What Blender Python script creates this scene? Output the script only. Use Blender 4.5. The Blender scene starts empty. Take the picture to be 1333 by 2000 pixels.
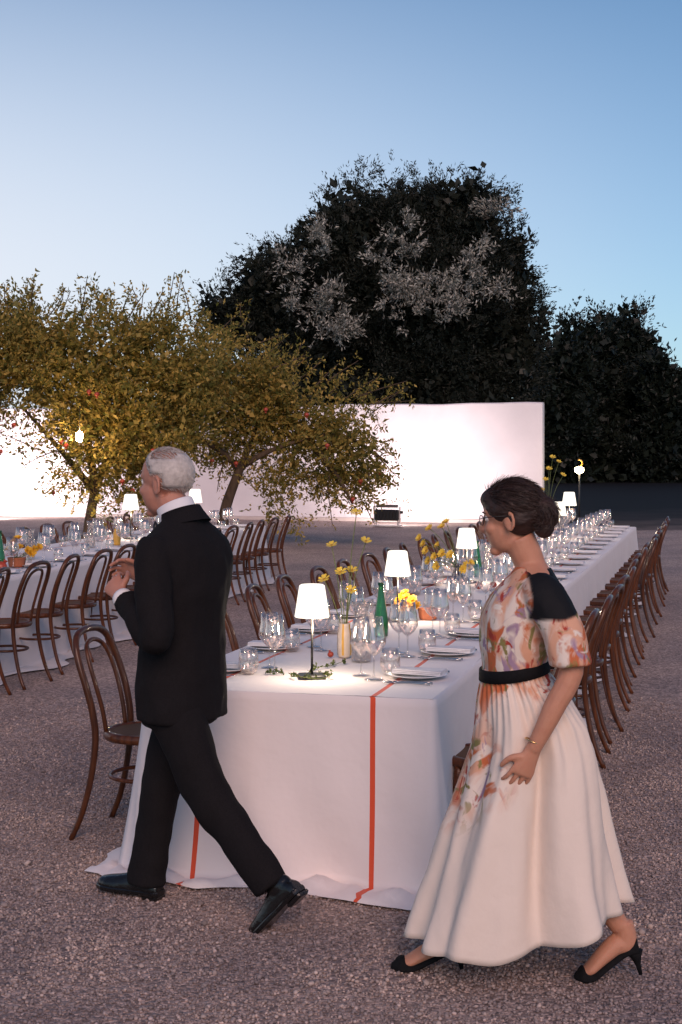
import bpy, bmesh, math, random
import numpy as np
from mathutils import Vector, Matrix, Quaternion, noise as mnoise

R = math.radians
PI = math.pi
scene = bpy.context.scene
COL = scene.collection

# ------------------------------------------------------------------ camera
cam = bpy.data.cameras.new('camera')
cam_ob = bpy.data.objects.new('camera', cam)
COL.objects.link(cam_ob)
scene.camera = cam_ob
cam.sensor_fit = 'VERTICAL'
cam.sensor_height = 36.0
cam.sensor_width = 24.0
cam.lens = 50.0
cam.shift_y = -0.0535
cam.clip_start = 0.05
cam.clip_end = 2000
cam_ob.location = (0, 0, 1.68)
cam_ob.rotation_euler = (R(90), 0, 0)

# ------------------------------------------------------------------ sky, sun, exposure
SUN_AZ, SUN_EL = 174.0, 30.0            # azimuth clockwise from +Y
world = bpy.data.worlds.new('World')
scene.world = world
world.use_nodes = True
wn = world.node_tree
sky = wn.nodes.new('ShaderNodeTexSky')
sky.sky_type = 'NISHITA'
sky.sun_disc = False
sky.sun_elevation = R(SUN_EL)
sky.sun_rotation = R(SUN_AZ)
sky.air_density = 1.0
sky.dust_density = 0.4
sky.ozone_density = 5.0
bg = wn.nodes['Background']
bg.inputs[1].default_value = 0.1
# pale afterglow low in the west (front left), over the blue of the sky texture
tc = wn.nodes.new('ShaderNodeTexCoord')
dot = wn.nodes.new('ShaderNodeVectorMath'); dot.operation = 'DOT_PRODUCT'
dot.inputs[1].default_value = (-0.68, 0.70, -0.10)
wn.links.new(tc.outputs['Generated'], dot.inputs[0])
sep = wn.nodes.new('ShaderNodeSeparateXYZ')
wn.links.new(tc.outputs['Generated'], sep.inputs[0])
mz = wn.nodes.new('ShaderNodeMapRange'); mz.interpolation_type = 'SMOOTHSTEP'
mz.inputs['From Min'].default_value = 0.47; mz.inputs['From Max'].default_value = 0.09
wn.links.new(sep.outputs['Z'], mz.inputs['Value'])
ma = wn.nodes.new('ShaderNodeMapRange'); ma.interpolation_type = 'SMOOTHSTEP'
ma.inputs['From Min'].default_value = 0.38; ma.inputs['From Max'].default_value = 0.97
ma.inputs['To Min'].default_value = 0.17
wn.links.new(dot.outputs['Value'], ma.inputs['Value'])
mul = wn.nodes.new('ShaderNodeMath'); mul.operation = 'MULTIPLY'
wn.links.new(mz.outputs[0], mul.inputs[0]); wn.links.new(ma.outputs[0], mul.inputs[1])
mix = wn.nodes.new('ShaderNodeMix'); mix.data_type = 'RGBA'
wn.links.new(mul.outputs[0], mix.inputs['Factor'])
tint = wn.nodes.new('ShaderNodeMix'); tint.data_type = 'RGBA'; tint.blend_type = 'MULTIPLY'; tint.inputs['Factor'].default_value = 1
tint.inputs['B'].default_value = (0.70, 0.95, 1.0, 1)
wn.links.new(sky.outputs[0], tint.inputs['A'])
wn.links.new(tint.outputs['Result'], mix.inputs['A'])
mix.inputs['B'].default_value = (8.6, 8.8, 9.5, 1)
wn.links.new(mix.outputs['Result'], bg.inputs[0])

sun = bpy.data.lights.new('sun', 'SUN')
sun.energy = 2.0
sun.angle = R(34)
sun.color = (1.0, 0.64, 0.52)
sun_ob = bpy.data.objects.new('sun', sun)
COL.objects.link(sun_ob)
sd = Vector((math.sin(R(SUN_AZ)) * math.cos(R(SUN_EL)), math.cos(R(SUN_AZ)) * math.cos(R(SUN_EL)), math.sin(R(SUN_EL))))
sun_ob.rotation_euler = sd.to_track_quat('Z', 'Y').to_euler()
sun_ob.location = sd * 60

vs = scene.view_settings
vs.view_transform = 'Standard'
vs.look = 'None'
vs.exposure = 0.0
vs.gamma = 1.0
vs.use_curve_mapping = False
scene.render.engine = 'CYCLES'
cy = scene.cycles
cy.use_denoising = True
cy.transparent_max_bounces = 40
cy.max_bounces = 8
cy.sample_clamp_indirect = 6.0
cy.caustics_reflective = False
cy.caustics_refractive = False
scene.render.film_transparent = False

# ------------------------------------------------------------------ helpers
rng = np.random.default_rng(11)
rnd = random.Random(5)
ORD = ['zeroth', 'first', 'second', 'third', 'fourth', 'fifth', 'sixth', 'seventh', 'eighth', 'ninth', 'tenth', 'eleventh',
       'twelfth', 'thirteenth', 'fourteenth', 'fifteenth', 'sixteenth', 'seventeenth', 'eighteenth', 'nineteenth',
       'twentieth', 'twenty-first', 'twenty-second', 'twenty-third', 'twenty-fourth']


class MB:
    """collects shapes into one mesh"""
    def __init__(s):
        s.v = []; s.f = []; s.m = []
        s.mi = 0

    def add(s, verts, faces):
        o = len(s.v)
        s.v.extend([tuple(p) for p in verts])
        for f in faces:
            s.f.append(tuple(i + o for i in f)); s.m.append(s.mi)
        return s

    def tube(s, pts, rad, n=8, cap=True, closed=False, flat=1.0):
        P = [Vector(p) for p in pts]
        k = len(P)
        if not hasattr(rad, '__len__'):
            rad = [rad] * k
        T = []
        for i in range(k):
            if closed:
                t = P[(i + 1) % k] - P[i - 1]
            else:
                t = P[min(i + 1, k - 1)] - P[max(i - 1, 0)]
            T.append(t.normalized())
        up = Vector((0, 0, 1)) if abs(T[0].z) < 0.9 else Vector((1, 0, 0))
        N = [(up - T[0] * up.dot(T[0])).normalized()]
        for i in range(1, k):
            q = N[-1] - T[i] * N[-1].dot(T[i])
            N.append(q.normalized() if q.length > 1e-6 else N[-1])
        vs_, fs = [], []
        for i in range(k):
            B = T[i].cross(N[i])
            for j in range(n):
                a = 2 * PI * j / n
                vs_.append(P[i] + (N[i] * math.cos(a) + B * math.sin(a) * flat) * rad[i])
        rows = k if closed else k - 1
        for i in range(rows):
            i2 = (i + 1) % k
            for j in range(n):
                j2 = (j + 1) % n
                fs.append((i * n + j, i * n + j2, i2 * n + j2, i2 * n + j))
        if cap and not closed:
            fs.append(tuple(range(n - 1, -1, -1)))
            fs.append(tuple((k - 1) * n + j for j in range(n)))
        return s.add(vs_, fs)

    def rings(s, rows, cap=True):
        """rows: list of equal-length closed loops of points"""
        n = len(rows[0]); k = len(rows)
        vs_ = [p for r in rows for p in r]
        fs = []
        for i in range(k - 1):
            for j in range(n):
                j2 = (j + 1) % n
                fs.append((i * n + j, i * n + j2, (i + 1) * n + j2, (i + 1) * n + j))
        if cap:
            fs.append(tuple(range(n - 1, -1, -1)))
            fs.append(tuple((k - 1) * n + j for j in range(n)))
        return s.add(vs_, fs)

    def lathe(s, prof, n=20, c=(0, 0, 0), cap=True):
        rows = [[(c[0] + r * math.cos(2 * PI * j / n), c[1] + r * math.sin(2 * PI * j / n), c[2] + z) for j in range(n)] for r, z in prof]
        return s.rings(rows, cap)

    def box(s, c, d, rz=0, bev=0):
        x, y, z = d[0] / 2, d[1] / 2, d[2] / 2
        cz, sz = math.cos(rz), math.sin(rz)
        if bev <= 0:
            pts = [(a * x, b * y, e * z) for e in (-1, 1) for a, b in ((-1, -1), (1, -1), (1, 1), (-1, 1))]
            fs = [(3, 2, 1, 0), (4, 5, 6, 7), (0, 1, 5, 4), (1, 2, 6, 5), (2, 3, 7, 6), (3, 0, 4, 7)]
        else:
            loops = []
            for zz, ins in ((-z, bev), (-z + bev, 0), (z - bev, 0), (z, bev)):
                X, Y = x - ins, y - ins
                b2 = bev
                loops.append([(-X + b2, -Y, zz), (X - b2, -Y, zz), (X, -Y + b2, zz), (X, Y - b2, zz), (X - b2, Y, zz), (-X + b2, Y, zz), (-X, Y - b2, zz), (-X, -Y + b2, zz)])
            pts = [p for l in loops for p in l]
            fs = []
            for i in range(3):
                for j in range(8):
                    j2 = (j + 1) % 8
                    fs.append((i * 8 + j, i * 8 + j2, (i + 1) * 8 + j2, (i + 1) * 8 + j))
            fs.append(tuple(range(7, -1, -1))); fs.append(tuple(24 + j for j in range(8)))
        return s.add([(c[0] + p[0] * cz - p[1] * sz, c[1] + p[0] * sz + p[1] * cz, c[2] + p[2]) for p in pts], fs)

    def ell(s, c, r, rot=None, nu=14, nv=9):
        if not hasattr(r, '__len__'):
            r = (r, r, r)
        M = rot.to_matrix() if rot is not None else Matrix.Identity(3)
        c = Vector(c)
        vs_ = [c + M @ Vector((0, 0, -r[2]))]
        for i in range(1, nv):
            a = -PI / 2 + PI * i / nv
            for j in range(nu):
                b = 2 * PI * j / nu
                vs_.append(c + M @ Vector((r[0] * math.cos(a) * math.cos(b), r[1] * math.cos(a) * math.sin(b), r[2] * math.sin(a))))
        vs_.append(c + M @ Vector((0, 0, r[2])))
        fs = []
        for j in range(nu):
            fs.append((0, 1 + (j + 1) % nu, 1 + j))
        for i in range(nv - 2):
            for j in range(nu):
                a = 1 + i * nu; b = a + nu; j2 = (j + 1) % nu
                fs.append((a + j, a + j2, b + j2, b + j))
        t = len(vs_) - 1; a = 1 + (nv - 2) * nu
        for j in range(nu):
            fs.append((a + j, a + (j + 1) % nu, t))
        return s.add(vs_, fs)

    def mesh(s, name, smooth=True):
        me = bpy.data.meshes.new(name)
        me.from_pydata(s.v, [], s.f)
        if any(s.m):
            me.polygons.foreach_set('material_index', s.m)
        if smooth:
            me.polygons.foreach_set('use_smooth', [True] * len(s.f))
        me.update()
        return me

    def build(s, name, mats, parent=None, smooth=True, loc=None):
        me = s.mesh(name, smooth)
        for m in (mats if isinstance(mats, (list, tuple)) else [mats]):
            me.materials.append(m)
        return link(name, me, parent, loc)


def link(name, me, parent=None, loc=None):
    o = bpy.data.objects.new(name, me)
    COL.objects.link(o)
    if parent is not None:
        o.parent = parent
        KIDS.setdefault(parent.name, []).append(o)
    if loc is not None:
        o.location = loc
    return o


KIDS = {}


def tag(o, label=None, cat=None, group=None, kind=None):
    if label: o['label'] = label
    if cat: o['category'] = cat
    if group: o['group'] = group
    if kind: o['kind'] = kind
    return o


def thing(name, label, cat, loc=(0, 0, 0), rz=0, group=None):
    o = bpy.data.objects.new(name, None)
    o.empty_display_size = 0.1
    COL.objects.link(o)
    o.location = loc
    o.rotation_euler = (0, 0, rz)
    return tag(o, label, cat, group)


def copy_tree(o, parent=None):
    c = o.copy()
    COL.objects.link(c)
    c.parent = parent
    if parent is not None:
        KIDS.setdefault(parent.name, []).append(c)
    for ch in list(KIDS.get(o.name, [])):
        copy_tree(ch, c)
    return c


def quads_mesh(name, V, per, mats, smooth=False):
    """V: (n*per,3) array, n faces of `per` vertices each"""
    n = len(V) // per
    me = bpy.data.meshes.new(name)
    me.vertices.add(len(V))
    me.vertices.foreach_set('co', np.ascontiguousarray(V, dtype=np.float32).ravel())
    me.loops.add(len(V))
    me.loops.foreach_set('vertex_index', np.arange(len(V), dtype=np.int32))
    me.polygons.add(n)
    me.polygons.foreach_set('loop_start', np.arange(n, dtype=np.int32) * per)
    me.polygons.foreach_set('loop_total', np.full(n, per, dtype=np.int32))
    me.update(calc_edges=True)
    me.validate()
    for m in mats:
        me.materials.append(m)
    return me


def tri_soup(name, V, F, mats):
    me = bpy.data.meshes.new(name)
    me.vertices.add(len(V))
    me.vertices.foreach_set('co', np.ascontiguousarray(V, dtype=np.float32).ravel())
    me.loops.add(F.size)
    me.loops.foreach_set('vertex_index', np.ascontiguousarray(F, dtype=np.int32).ravel())
    me.polygons.add(len(F))
    me.polygons.foreach_set('loop_start', np.arange(len(F), dtype=np.int32) * 3)
    me.polygons.foreach_set('loop_total', np.full(len(F), 3, dtype=np.int32))
    me.update(calc_edges=True)
    for m in mats:
        me.materials.append(m)
    return me


def remesh(mb, voxel, smooth=6, name='tmp', adapt=0.0):
    me = mb.mesh(name)
    o = bpy.data.objects.new(name, me)
    COL.objects.link(o)
    m = o.modifiers.new('r', 'REMESH'); m.mode = 'VOXEL'; m.voxel_size = voxel; m.use_smooth_shade = True
    if smooth:
        k = o.modifiers.new('s', 'SMOOTH'); k.factor = 0.5; k.iterations = smooth
    dg = bpy.context.evaluated_depsgraph_get()
    out = bpy.data.meshes.new_from_object(o.evaluated_get(dg))
    bpy.data.objects.remove(o)
    bpy.data.meshes.remove(me)
    out.polygons.foreach_set('use_smooth', [True] * len(out.polygons))
    return out


def spline(pts, n):
    """Catmull-Rom through pts, n samples per span"""
    P = [Vector(p) for p in pts]
    Q = [P[0] * 2 - P[1]] + P + [P[-1] * 2 - P[-2]]
    out = []
    for i in range(1, len(Q) - 2):
        for k in range(n):
            t = k / n
            a, b, c, d = Q[i - 1], Q[i], Q[i + 1], Q[i + 2]
            out.append(0.5 * ((2 * b) + (c - a) * t + (2 * a - 5 * b + 4 * c - d) * t * t + (3 * b - a - 3 * c + d) * t ** 3))
    out.append(P[-1])
    return out


def lerps(vals, n):
    out = []
    for i in range(len(vals) - 1):
        for k in range(n):
            t = k / n
            out.append(vals[i] * (1 - t) + vals[i + 1] * t)
    out.append(vals[-1])
    return out


# ------------------------------------------------------------------ materials
def nodes_of(name):
    m = bpy.data.materials.new(name)
    m.use_nodes = True
    nt = m.node_tree
    return m, nt, nt.nodes['Principled BSDF']


def N(nt, typ, **kw):
    n = nt.nodes.new(typ)
    for k, v in kw.items():
        setattr(n, k, v)
    return n


def plain(name, col, rough=0.5, metal=0.0, var=0.0, scale=20.0, bump=0.0, bscale=None, spec=0.5, coat=0.0, sheen=0.0, coords='Object', stretch=(1, 1, 1)):
    m, nt, b = nodes_of(name)
    b.inputs['Base Color'].default_value = (*col, 1)
    b.inputs['Roughness'].default_value = rough
    b.inputs['Metallic'].default_value = metal
    b.inputs['Specular IOR Level'].default_value = spec
    b.inputs['Coat Weight'].default_value = coat
    b.inputs['Coat Roughness'].default_value = 0.12
    b.inputs['Sheen Weight'].default_value = sheen
    if var or bump:
        t = N(nt, 'ShaderNodeTexCoord'); mp = N(nt, 'ShaderNodeMapping')
        mp.inputs['Scale'].default_value = stretch
        nt.links.new(t.outputs[coords], mp.inputs[0])
    if var:
        nz = N(nt, 'ShaderNodeTexNoise'); nz.inputs['Scale'].default_value = scale; nz.inputs['Detail'].default_value = 5
        nt.links.new(mp.outputs[0], nz.inputs['Vector'])
        rp = N(nt, 'ShaderNodeValToRGB')
        rp.color_ramp.elements[0].position = 0.3; rp.color_ramp.elements[1].position = 0.7
        rp.color_ramp.elements[0].color = (*[c * (1 - var) for c in col], 1)
        rp.color_ramp.elements[1].color = (*[min(1, c * (1 + var)) for c in col], 1)
        nt.links.new(nz.outputs['Fac'], rp.inputs[0]); nt.links.new(rp.outputs[0], b.inputs['Base Color'])
    if bump:
        n2 = N(nt, 'ShaderNodeTexNoise'); n2.inputs['Scale'].default_value = bscale or scale; n2.inputs['Detail'].default_value = 4
        nt.links.new(mp.outputs[0], n2.inputs['Vector'])
        bp = N(nt, 'ShaderNodeBump'); bp.inputs['Strength'].default_value = bump; bp.inputs['Distance'].default_value = 0.01
        nt.links.new(n2.outputs['Fac'], bp.inputs['Height']); nt.links.new(bp.outputs[0], b.inputs['Normal'])
    return m


def emit(name, col, strength):
    m, nt, b = nodes_of(name)
    b.inputs['Base Color'].default_value = (0.8, 0.78, 0.72, 1)
    b.inputs['Emission Color'].default_value = (*col, 1)
    b.inputs['Emission Strength'].default_value = strength
    return m


def thin_glass(name, tint=(0.97, 0.98, 0.98), edge=0.75, base=0.05, rough=0.03, bump=0.0):
    m, nt, b = nodes_of(name)
    nt.nodes.remove(b)
    out = nt.nodes['Material Output']
    tr = N(nt, 'ShaderNodeBsdfTransparent'); tr.inputs[0].default_value = (*tint, 1)
    gl = N(nt, 'ShaderNodeBsdfGlossy'); gl.inputs[0].default_value = (1.0, 0.91, 0.86, 1); gl.inputs['Roughness'].default_value = rough
    lw = N(nt, 'ShaderNodeLayerWeight'); lw.inputs['Blend'].default_value = 0.35
    pw = N(nt, 'ShaderNodeMath', operation='POWER'); pw.inputs[1].default_value = 1.7
    ml = N(nt, 'ShaderNodeMath', operation='MULTIPLY_ADD'); ml.inputs[1].default_value = edge; ml.inputs[2].default_value = base
    mx = N(nt, 'ShaderNodeMixShader')
    nt.links.new(lw.outputs['Facing'], pw.inputs[0]); nt.links.new(pw.outputs[0], ml.inputs[0])
    nt.links.new(ml.outputs[0], mx.inputs[0]); nt.links.new(tr.outputs[0], mx.inputs[1]); nt.links.new(gl.outputs[0], mx.inputs[2])
    nt.links.new(mx.outputs[0], out.inputs[0])
    if bump:
        t = N(nt, 'ShaderNodeTexCoord'); v = N(nt, 'ShaderNodeTexVoronoi'); v.inputs['Scale'].default_value = 90
        nt.links.new(t.outputs['Object'], v.inputs['Vector'])
        bp = N(nt, 'ShaderNodeBump'); bp.inputs['Strength'].default_value = bump; bp.inputs['Distance'].default_value = 0.01
        nt.links.new(v.outputs['Distance'], bp.inputs['Height'])
        nt.links.new(bp.outputs[0], gl.inputs['Normal']); nt.links.new(bp.outputs[0], lw.inputs['Normal'])
    return m


def leafy(name, cols, rough=0.5, trans=0.35):
    """leaf material: colour differs from leaf to leaf"""
    m, nt, b = nodes_of(name)
    g = N(nt, 'ShaderNodeNewGeometry')
    rp = N(nt, 'ShaderNodeValToRGB')
    el = rp.color_ramp.elements
    el[0].position = 0; el[0].color = (*cols[0], 1)
    el[1].position = 1; el[1].color = (*cols[-1], 1)
    for i, c in enumerate(cols[1:-1]):
        e = el.new((i + 1) / (len(cols) - 1)); e.color = (*c, 1)
    nt.links.new(g.outputs['Random Per Island'], rp.inputs[0])
    nt.links.new(rp.outputs[0], b.inputs['Base Color'])
    b.inputs['Roughness'].default_value = rough
    b.inputs['Specular IOR Level'].default_value = 0.25
    tr = N(nt, 'ShaderNodeBsdfTranslucent')
    nt.links.new(rp.outputs[0], tr.inputs[0])
    mx = N(nt, 'ShaderNodeMixShader'); mx.inputs[0].default_value = trans
    nt.links.new(b.outputs[0], mx.inputs[1]); nt.links.new(tr.outputs[0], mx.inputs[2])
    nt.links.new(mx.outputs[0], nt.nodes['Material Output'].inputs[0])
    return m


def gravel_material():
    m, nt, b = nodes_of('gravel')
    t = N(nt, 'ShaderNodeTexCoord')
    v = N(nt, 'ShaderNodeTexVoronoi'); v.inputs['Scale'].default_value = 70
    v2 = N(nt, 'ShaderNodeTexVoronoi'); v2.inputs['Scale'].default_value = 38
    nz = N(nt, 'ShaderNodeTexNoise'); nz.inputs['Scale'].default_value = 0.9; nz.inputs['Detail'].default_value = 6
    for n in (v, v2, nz):
        nt.links.new(t.outputs['Object'], n.inputs['Vector'])
    sp = N(nt, 'ShaderNodeSeparateColor'); nt.links.new(v.outputs['Color'], sp.inputs[0])
    rp = N(nt, 'ShaderNodeValToRGB'); el = rp.color_ramp.elements
    el[0].color = (0.175, 0.133, 0.12, 1); el[1].color = (0.60, 0.46, 0.40, 1)
    e = el.new(0.55); e.color = (0.34, 0.262, 0.235, 1)
    nt.links.new(sp.outputs[0], rp.inputs[0])
    r2 = N(nt, 'ShaderNodeValToRGB'); r2.color_ramp.elements[0].color = (0.75, 0.75, 0.78, 1); r2.color_ramp.elements[1].color = (1.15, 1.1, 1.05, 1)
    r2.color_ramp.elements[0].position = 0.33; r2.color_ramp.elements[1].position = 0.68
    nt.links.new(nz.outputs['Fac'], r2.inputs[0])
    mx = N(nt, 'ShaderNodeMix', data_type='RGBA', blend_type='MULTIPLY'); mx.inputs['Factor'].default_value = 1
    nt.links.new(rp.outputs[0], mx.inputs['A']); nt.links.new(r2.outputs[0], mx.inputs['B'])
    nt.links.new(mx.outputs['Result'], b.inputs['Base Color'])
    b.inputs['Roughness'].default_value = 0.9
    ad = N(nt, 'ShaderNodeMath', operation='ADD')
    nt.links.new(v.outputs['Distance'], ad.inputs[0]); nt.links.new(v2.outputs['Distance'], ad.inputs[1])
    bp = N(nt, 'ShaderNodeBump'); bp.inputs['Strength'].default_value = 0.55; bp.inputs['Distance'].default_value = 0.012; bp.invert = True
    nt.links.new(ad.outputs[0], bp.inputs['Height']); nt.links.new(bp.outputs[0], b.inputs['Normal'])
    return m


def stone_material():
    m, nt, b = nodes_of('gravel_stone')
    g = N(nt, 'ShaderNodeNewGeometry')
    rp = N(nt, 'ShaderNodeValToRGB'); el = rp.color_ramp.elements
    el[0].color = (0.20, 0.162, 0.157, 1); el[1].color = (0.66, 0.53, 0.48, 1)
    for p, c in ((0.35, (0.30, 0.245, 0.233)), (0.7, (0.38, 0.31, 0.29)), (0.9, (0.48, 0.385, 0.345))):
        e = el.new(p); e.color = (*c, 1)
    nt.links.new(g.outputs['Random Per Island'], rp.inputs[0])
    t = N(nt, 'ShaderNodeTexCoord'); nz = N(nt, 'ShaderNodeTexNoise'); nz.inputs['Scale'].default_value = 1.7; nz.inputs['Detail'].default_value = 5
    nt.links.new(t.outputs['Object'], nz.inputs['Vector'])
    r2 = N(nt, 'ShaderNodeValToRGB'); r2.color_ramp.elements[0].position = .34; r2.color_ramp.elements[1].position = .66
    r2.color_ramp.elements[0].color = (.68, .67, .70, 1); r2.color_ramp.elements[1].color = (1.15, 1.1, 1.04, 1)
    nt.links.new(nz.outputs['Fac'], r2.inputs[0])
    mx = N(nt, 'ShaderNodeMix', data_type='RGBA', blend_type='MULTIPLY'); mx.inputs['Factor'].default_value = 1
    nt.links.new(rp.outputs[0], mx.inputs['A']); nt.links.new(r2.outputs[0], mx.inputs['B'])
    nt.links.new(mx.outputs['Result'], b.inputs['Base Color'])
    b.inputs['Roughness'].default_value = 0.85
    return m


def cloth_material():
    """white linen with two woven orange-red stripes, found by the cloth's own unrolled coordinate"""
    m, nt, b = nodes_of('striped_linen')
    uv = N(nt, 'ShaderNodeUVMap'); uv.uv_map = 'across'
    sx = N(nt, 'ShaderNodeSeparateXYZ'); nt.links.new(uv.outputs[0], sx.inputs[0])
    ab = N(nt, 'ShaderNodeMath', operation='ABSOLUTE'); nt.links.new(sx.outputs[0], ab.inputs[0])
    sb = N(nt, 'ShaderNodeMath', operation='SUBTRACT'); sb.inputs[1].default_value = 0.357; nt.links.new(ab.outputs[0], sb.inputs[0])
    a2 = N(nt, 'ShaderNodeMath', operation='ABSOLUTE'); nt.links.new(sb.outputs[0], a2.inputs[0])
    lt = N(nt, 'ShaderNodeMath', operation='LESS_THAN'); lt.inputs[1].default_value = 0.0105; nt.links.new(a2.outputs[0], lt.inputs[0])
    mx = N(nt, 'ShaderNodeMix', data_type='RGBA')
    mx.inputs['A'].default_value = (0.80, 0.73, 0.715, 1); mx.inputs['B'].default_value = (0.70, 0.085, 0.03, 1)
    nt.links.new(lt.outputs[0], mx.inputs['Factor']); nt.links.new(mx.outputs['Result'], b.inputs['Base Color'])
    b.inputs['Roughness'].default_value = 0.85
    b.inputs['Sheen Weight'].default_value = 0.15
    t = N(nt, 'ShaderNodeTexCoord')
    nz = N(nt, 'ShaderNodeTexNoise'); nz.inputs['Scale'].default_value = 7; nz.inputs['Detail'].default_value = 3
    nf = N(nt, 'ShaderNodeTexNoise'); nf.inputs['Scale'].default_value = 260
    nt.links.new(t.outputs['Object'], nz.inputs['Vector']); nt.links.new(t.outputs['Object'], nf.inputs['Vector'])
    b1 = N(nt, 'ShaderNodeBump'); b1.inputs['Strength'].default_value = 0.35; b1.inputs['Distance'].default_value = 0.02
    b2 = N(nt, 'ShaderNodeBump'); b2.inputs['Strength'].default_value = 0.12; b2.inputs['Distance'].default_value = 0.002
    nt.links.new(nz.outputs['Fac'], b1.inputs['Height']); nt.links.new(nf.outputs['Fac'], b2.inputs['Height'])
    nt.links.new(b1.outputs[0], b2.inputs['Normal']); nt.links.new(b2.outputs[0], b.inputs['Normal'])
    return m


def floral_material():
    """cream silk with printed flowers where the mesh attribute 'print' is high, black where 'yoke' is 1"""
    m, nt, b = nodes_of('floral_silk')
    t = N(nt, 'ShaderNodeTexCoord')
    at = N(nt, 'ShaderNodeAttribute'); at.attribute_name = 'print'
    prev = None
    for k, (sc_, col, lo, hi) in enumerate(((5.0, (0.70, 0.38, 0.25), .46, .56), (7.0, (0.55, 0.15, 0.06), .53, .60), (10.0, (0.26, 0.22, 0.08), .58, .64), (9.0, (0.36, 0.24, 0.33), .60, .66), (13.0, (0.42, 0.06, 0.04), .60, .66), (11.0, (0.80, 0.70, 0.60), .58, .66))):
        mp = N(nt, 'ShaderNodeMapping'); mp.inputs['Location'].default_value = (k * 3.7, k * 1.9, k * 5.3); mp.inputs['Scale'].default_value = (1, 1, .8)
        nt.links.new(t.outputs['Object'], mp.inputs[0])
        nz = N(nt, 'ShaderNodeTexNoise'); nz.inputs['Scale'].default_value = sc_; nz.inputs['Detail'].default_value = 3; nz.inputs['Distortion'].default_value = 1.6
        nt.links.new(mp.outputs[0], nz.inputs['Vector'])
        mk = N(nt, 'ShaderNodeMapRange'); mk.inputs['From Min'].default_value = lo; mk.inputs['From Max'].default_value = hi
        nt.links.new(nz.outputs['Fac'], mk.inputs['Value'])
        ml = N(nt, 'ShaderNodeMath', operation='MULTIPLY'); nt.links.new(mk.outputs[0], ml.inputs[0]); nt.links.new(at.outputs['Fac'], ml.inputs[1])
        m1 = N(nt, 'ShaderNodeMix', data_type='RGBA'); m1.inputs['A'].default_value = (0.80, 0.68, 0.585, 1); m1.inputs['B'].default_value = (*col, 1)
        if prev: nt.links.new(prev.outputs['Result'], m1.inputs['A'])
        nt.links.new(ml.outputs[0], m1.inputs['Factor'])
        prev = m1
    ay = N(nt, 'ShaderNodeAttribute'); ay.attribute_name = 'yoke'
    m2 = N(nt, 'ShaderNodeMix', data_type='RGBA'); m2.inputs['B'].default_value = (0.008, 0.008, 0.010, 1)
    nt.links.new(ay.outputs['Fac'], m2.inputs['Factor']); nt.links.new(m1.outputs['Result'], m2.inputs['A'])
    nt.links.new(m2.outputs['Result'], b.inputs['Base Color'])
    b.inputs['Roughness'].default_value = 0.75
    b.inputs['Specular IOR Level'].default_value = 0.2
    n2 = N(nt, 'ShaderNodeTexNoise'); n2.inputs['Scale'].default_value = 12; n2.inputs['Detail'].default_value = 4
    nt.links.new(t.outputs['Object'], n2.inputs['Vector'])
    bp = N(nt, 'ShaderNodeBump'); bp.inputs['Strength'].default_value = 0.25; bp.inputs['Distance'].default_value = 0.02
    nt.links.new(n2.outputs['Fac'], bp.inputs['Height']); nt.links.new(bp.outputs[0], b.inputs['Normal'])
    return m


def skin_material(name, col, sss=0.2):
    m, nt, b = nodes_of(name)
    t = N(nt, 'ShaderNodeTexCoord')
    nz = N(nt, 'ShaderNodeTexNoise'); nz.inputs['Scale'].default_value = 28; nz.inputs['Detail'].default_value = 4
    nt.links.new(t.outputs['Object'], nz.inputs['Vector'])
    rp = N(nt, 'ShaderNodeValToRGB')
    rp.color_ramp.elements[0].color = (col[0] * 0.85, col[1] * 0.76, col[2] * 0.74, 1)
    rp.color_ramp.elements[1].color = (min(1, col[0] * 1.1), col[1] * 1.12, col[2] * 1.12, 1)
    nt.links.new(nz.outputs['Fac'], rp.inputs[0]); nt.links.new(rp.outputs[0], b.inputs['Base Color'])
    n3 = N(nt, 'ShaderNodeTexNoise'); n3.inputs['Scale'].default_value = 220; n3.inputs['Detail'].default_value = 4
    nt.links.new(t.outputs['Object'], n3.inputs['Vector'])
    bp = N(nt, 'ShaderNodeBump'); bp.inputs['Strength'].default_value = 0.3; bp.inputs['Distance'].default_value = 0.003
    nt.links.new(n3.outputs['Fac'], bp.inputs['Height']); nt.links.new(bp.outputs[0], b.inputs['Normal'])
    b.inputs['Roughness'].default_value = 0.58
    b.inputs['Subsurface Weight'].default_value = sss
    b.inputs['Subsurface Radius'].default_value = (0.012, 0.005, 0.003)
    b.inputs['Subsurface Scale'].default_value = 0.6
    return m


def cane_material():
    m, nt, b = nodes_of('woven_cane')
    t = N(nt, 'ShaderNodeTexCoord')
    ck = N(nt, 'ShaderNodeTexChecker'); ck.inputs['Scale'].default_value = 110
    ck.inputs['Color1'].default_value = (0.20, 0.105, 0.055, 1); ck.inputs['Color2'].default_value = (0.05, 0.03, 0.02, 1)
    nt.links.new(t.outputs['Object'], ck.inputs['Vector']); nt.links.new(ck.outputs[0], b.inputs['Base Color'])
    b.inputs['Roughness'].default_value = 0.75; b.inputs['Specular IOR Level'].default_value = 0.2
    return m


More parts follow.
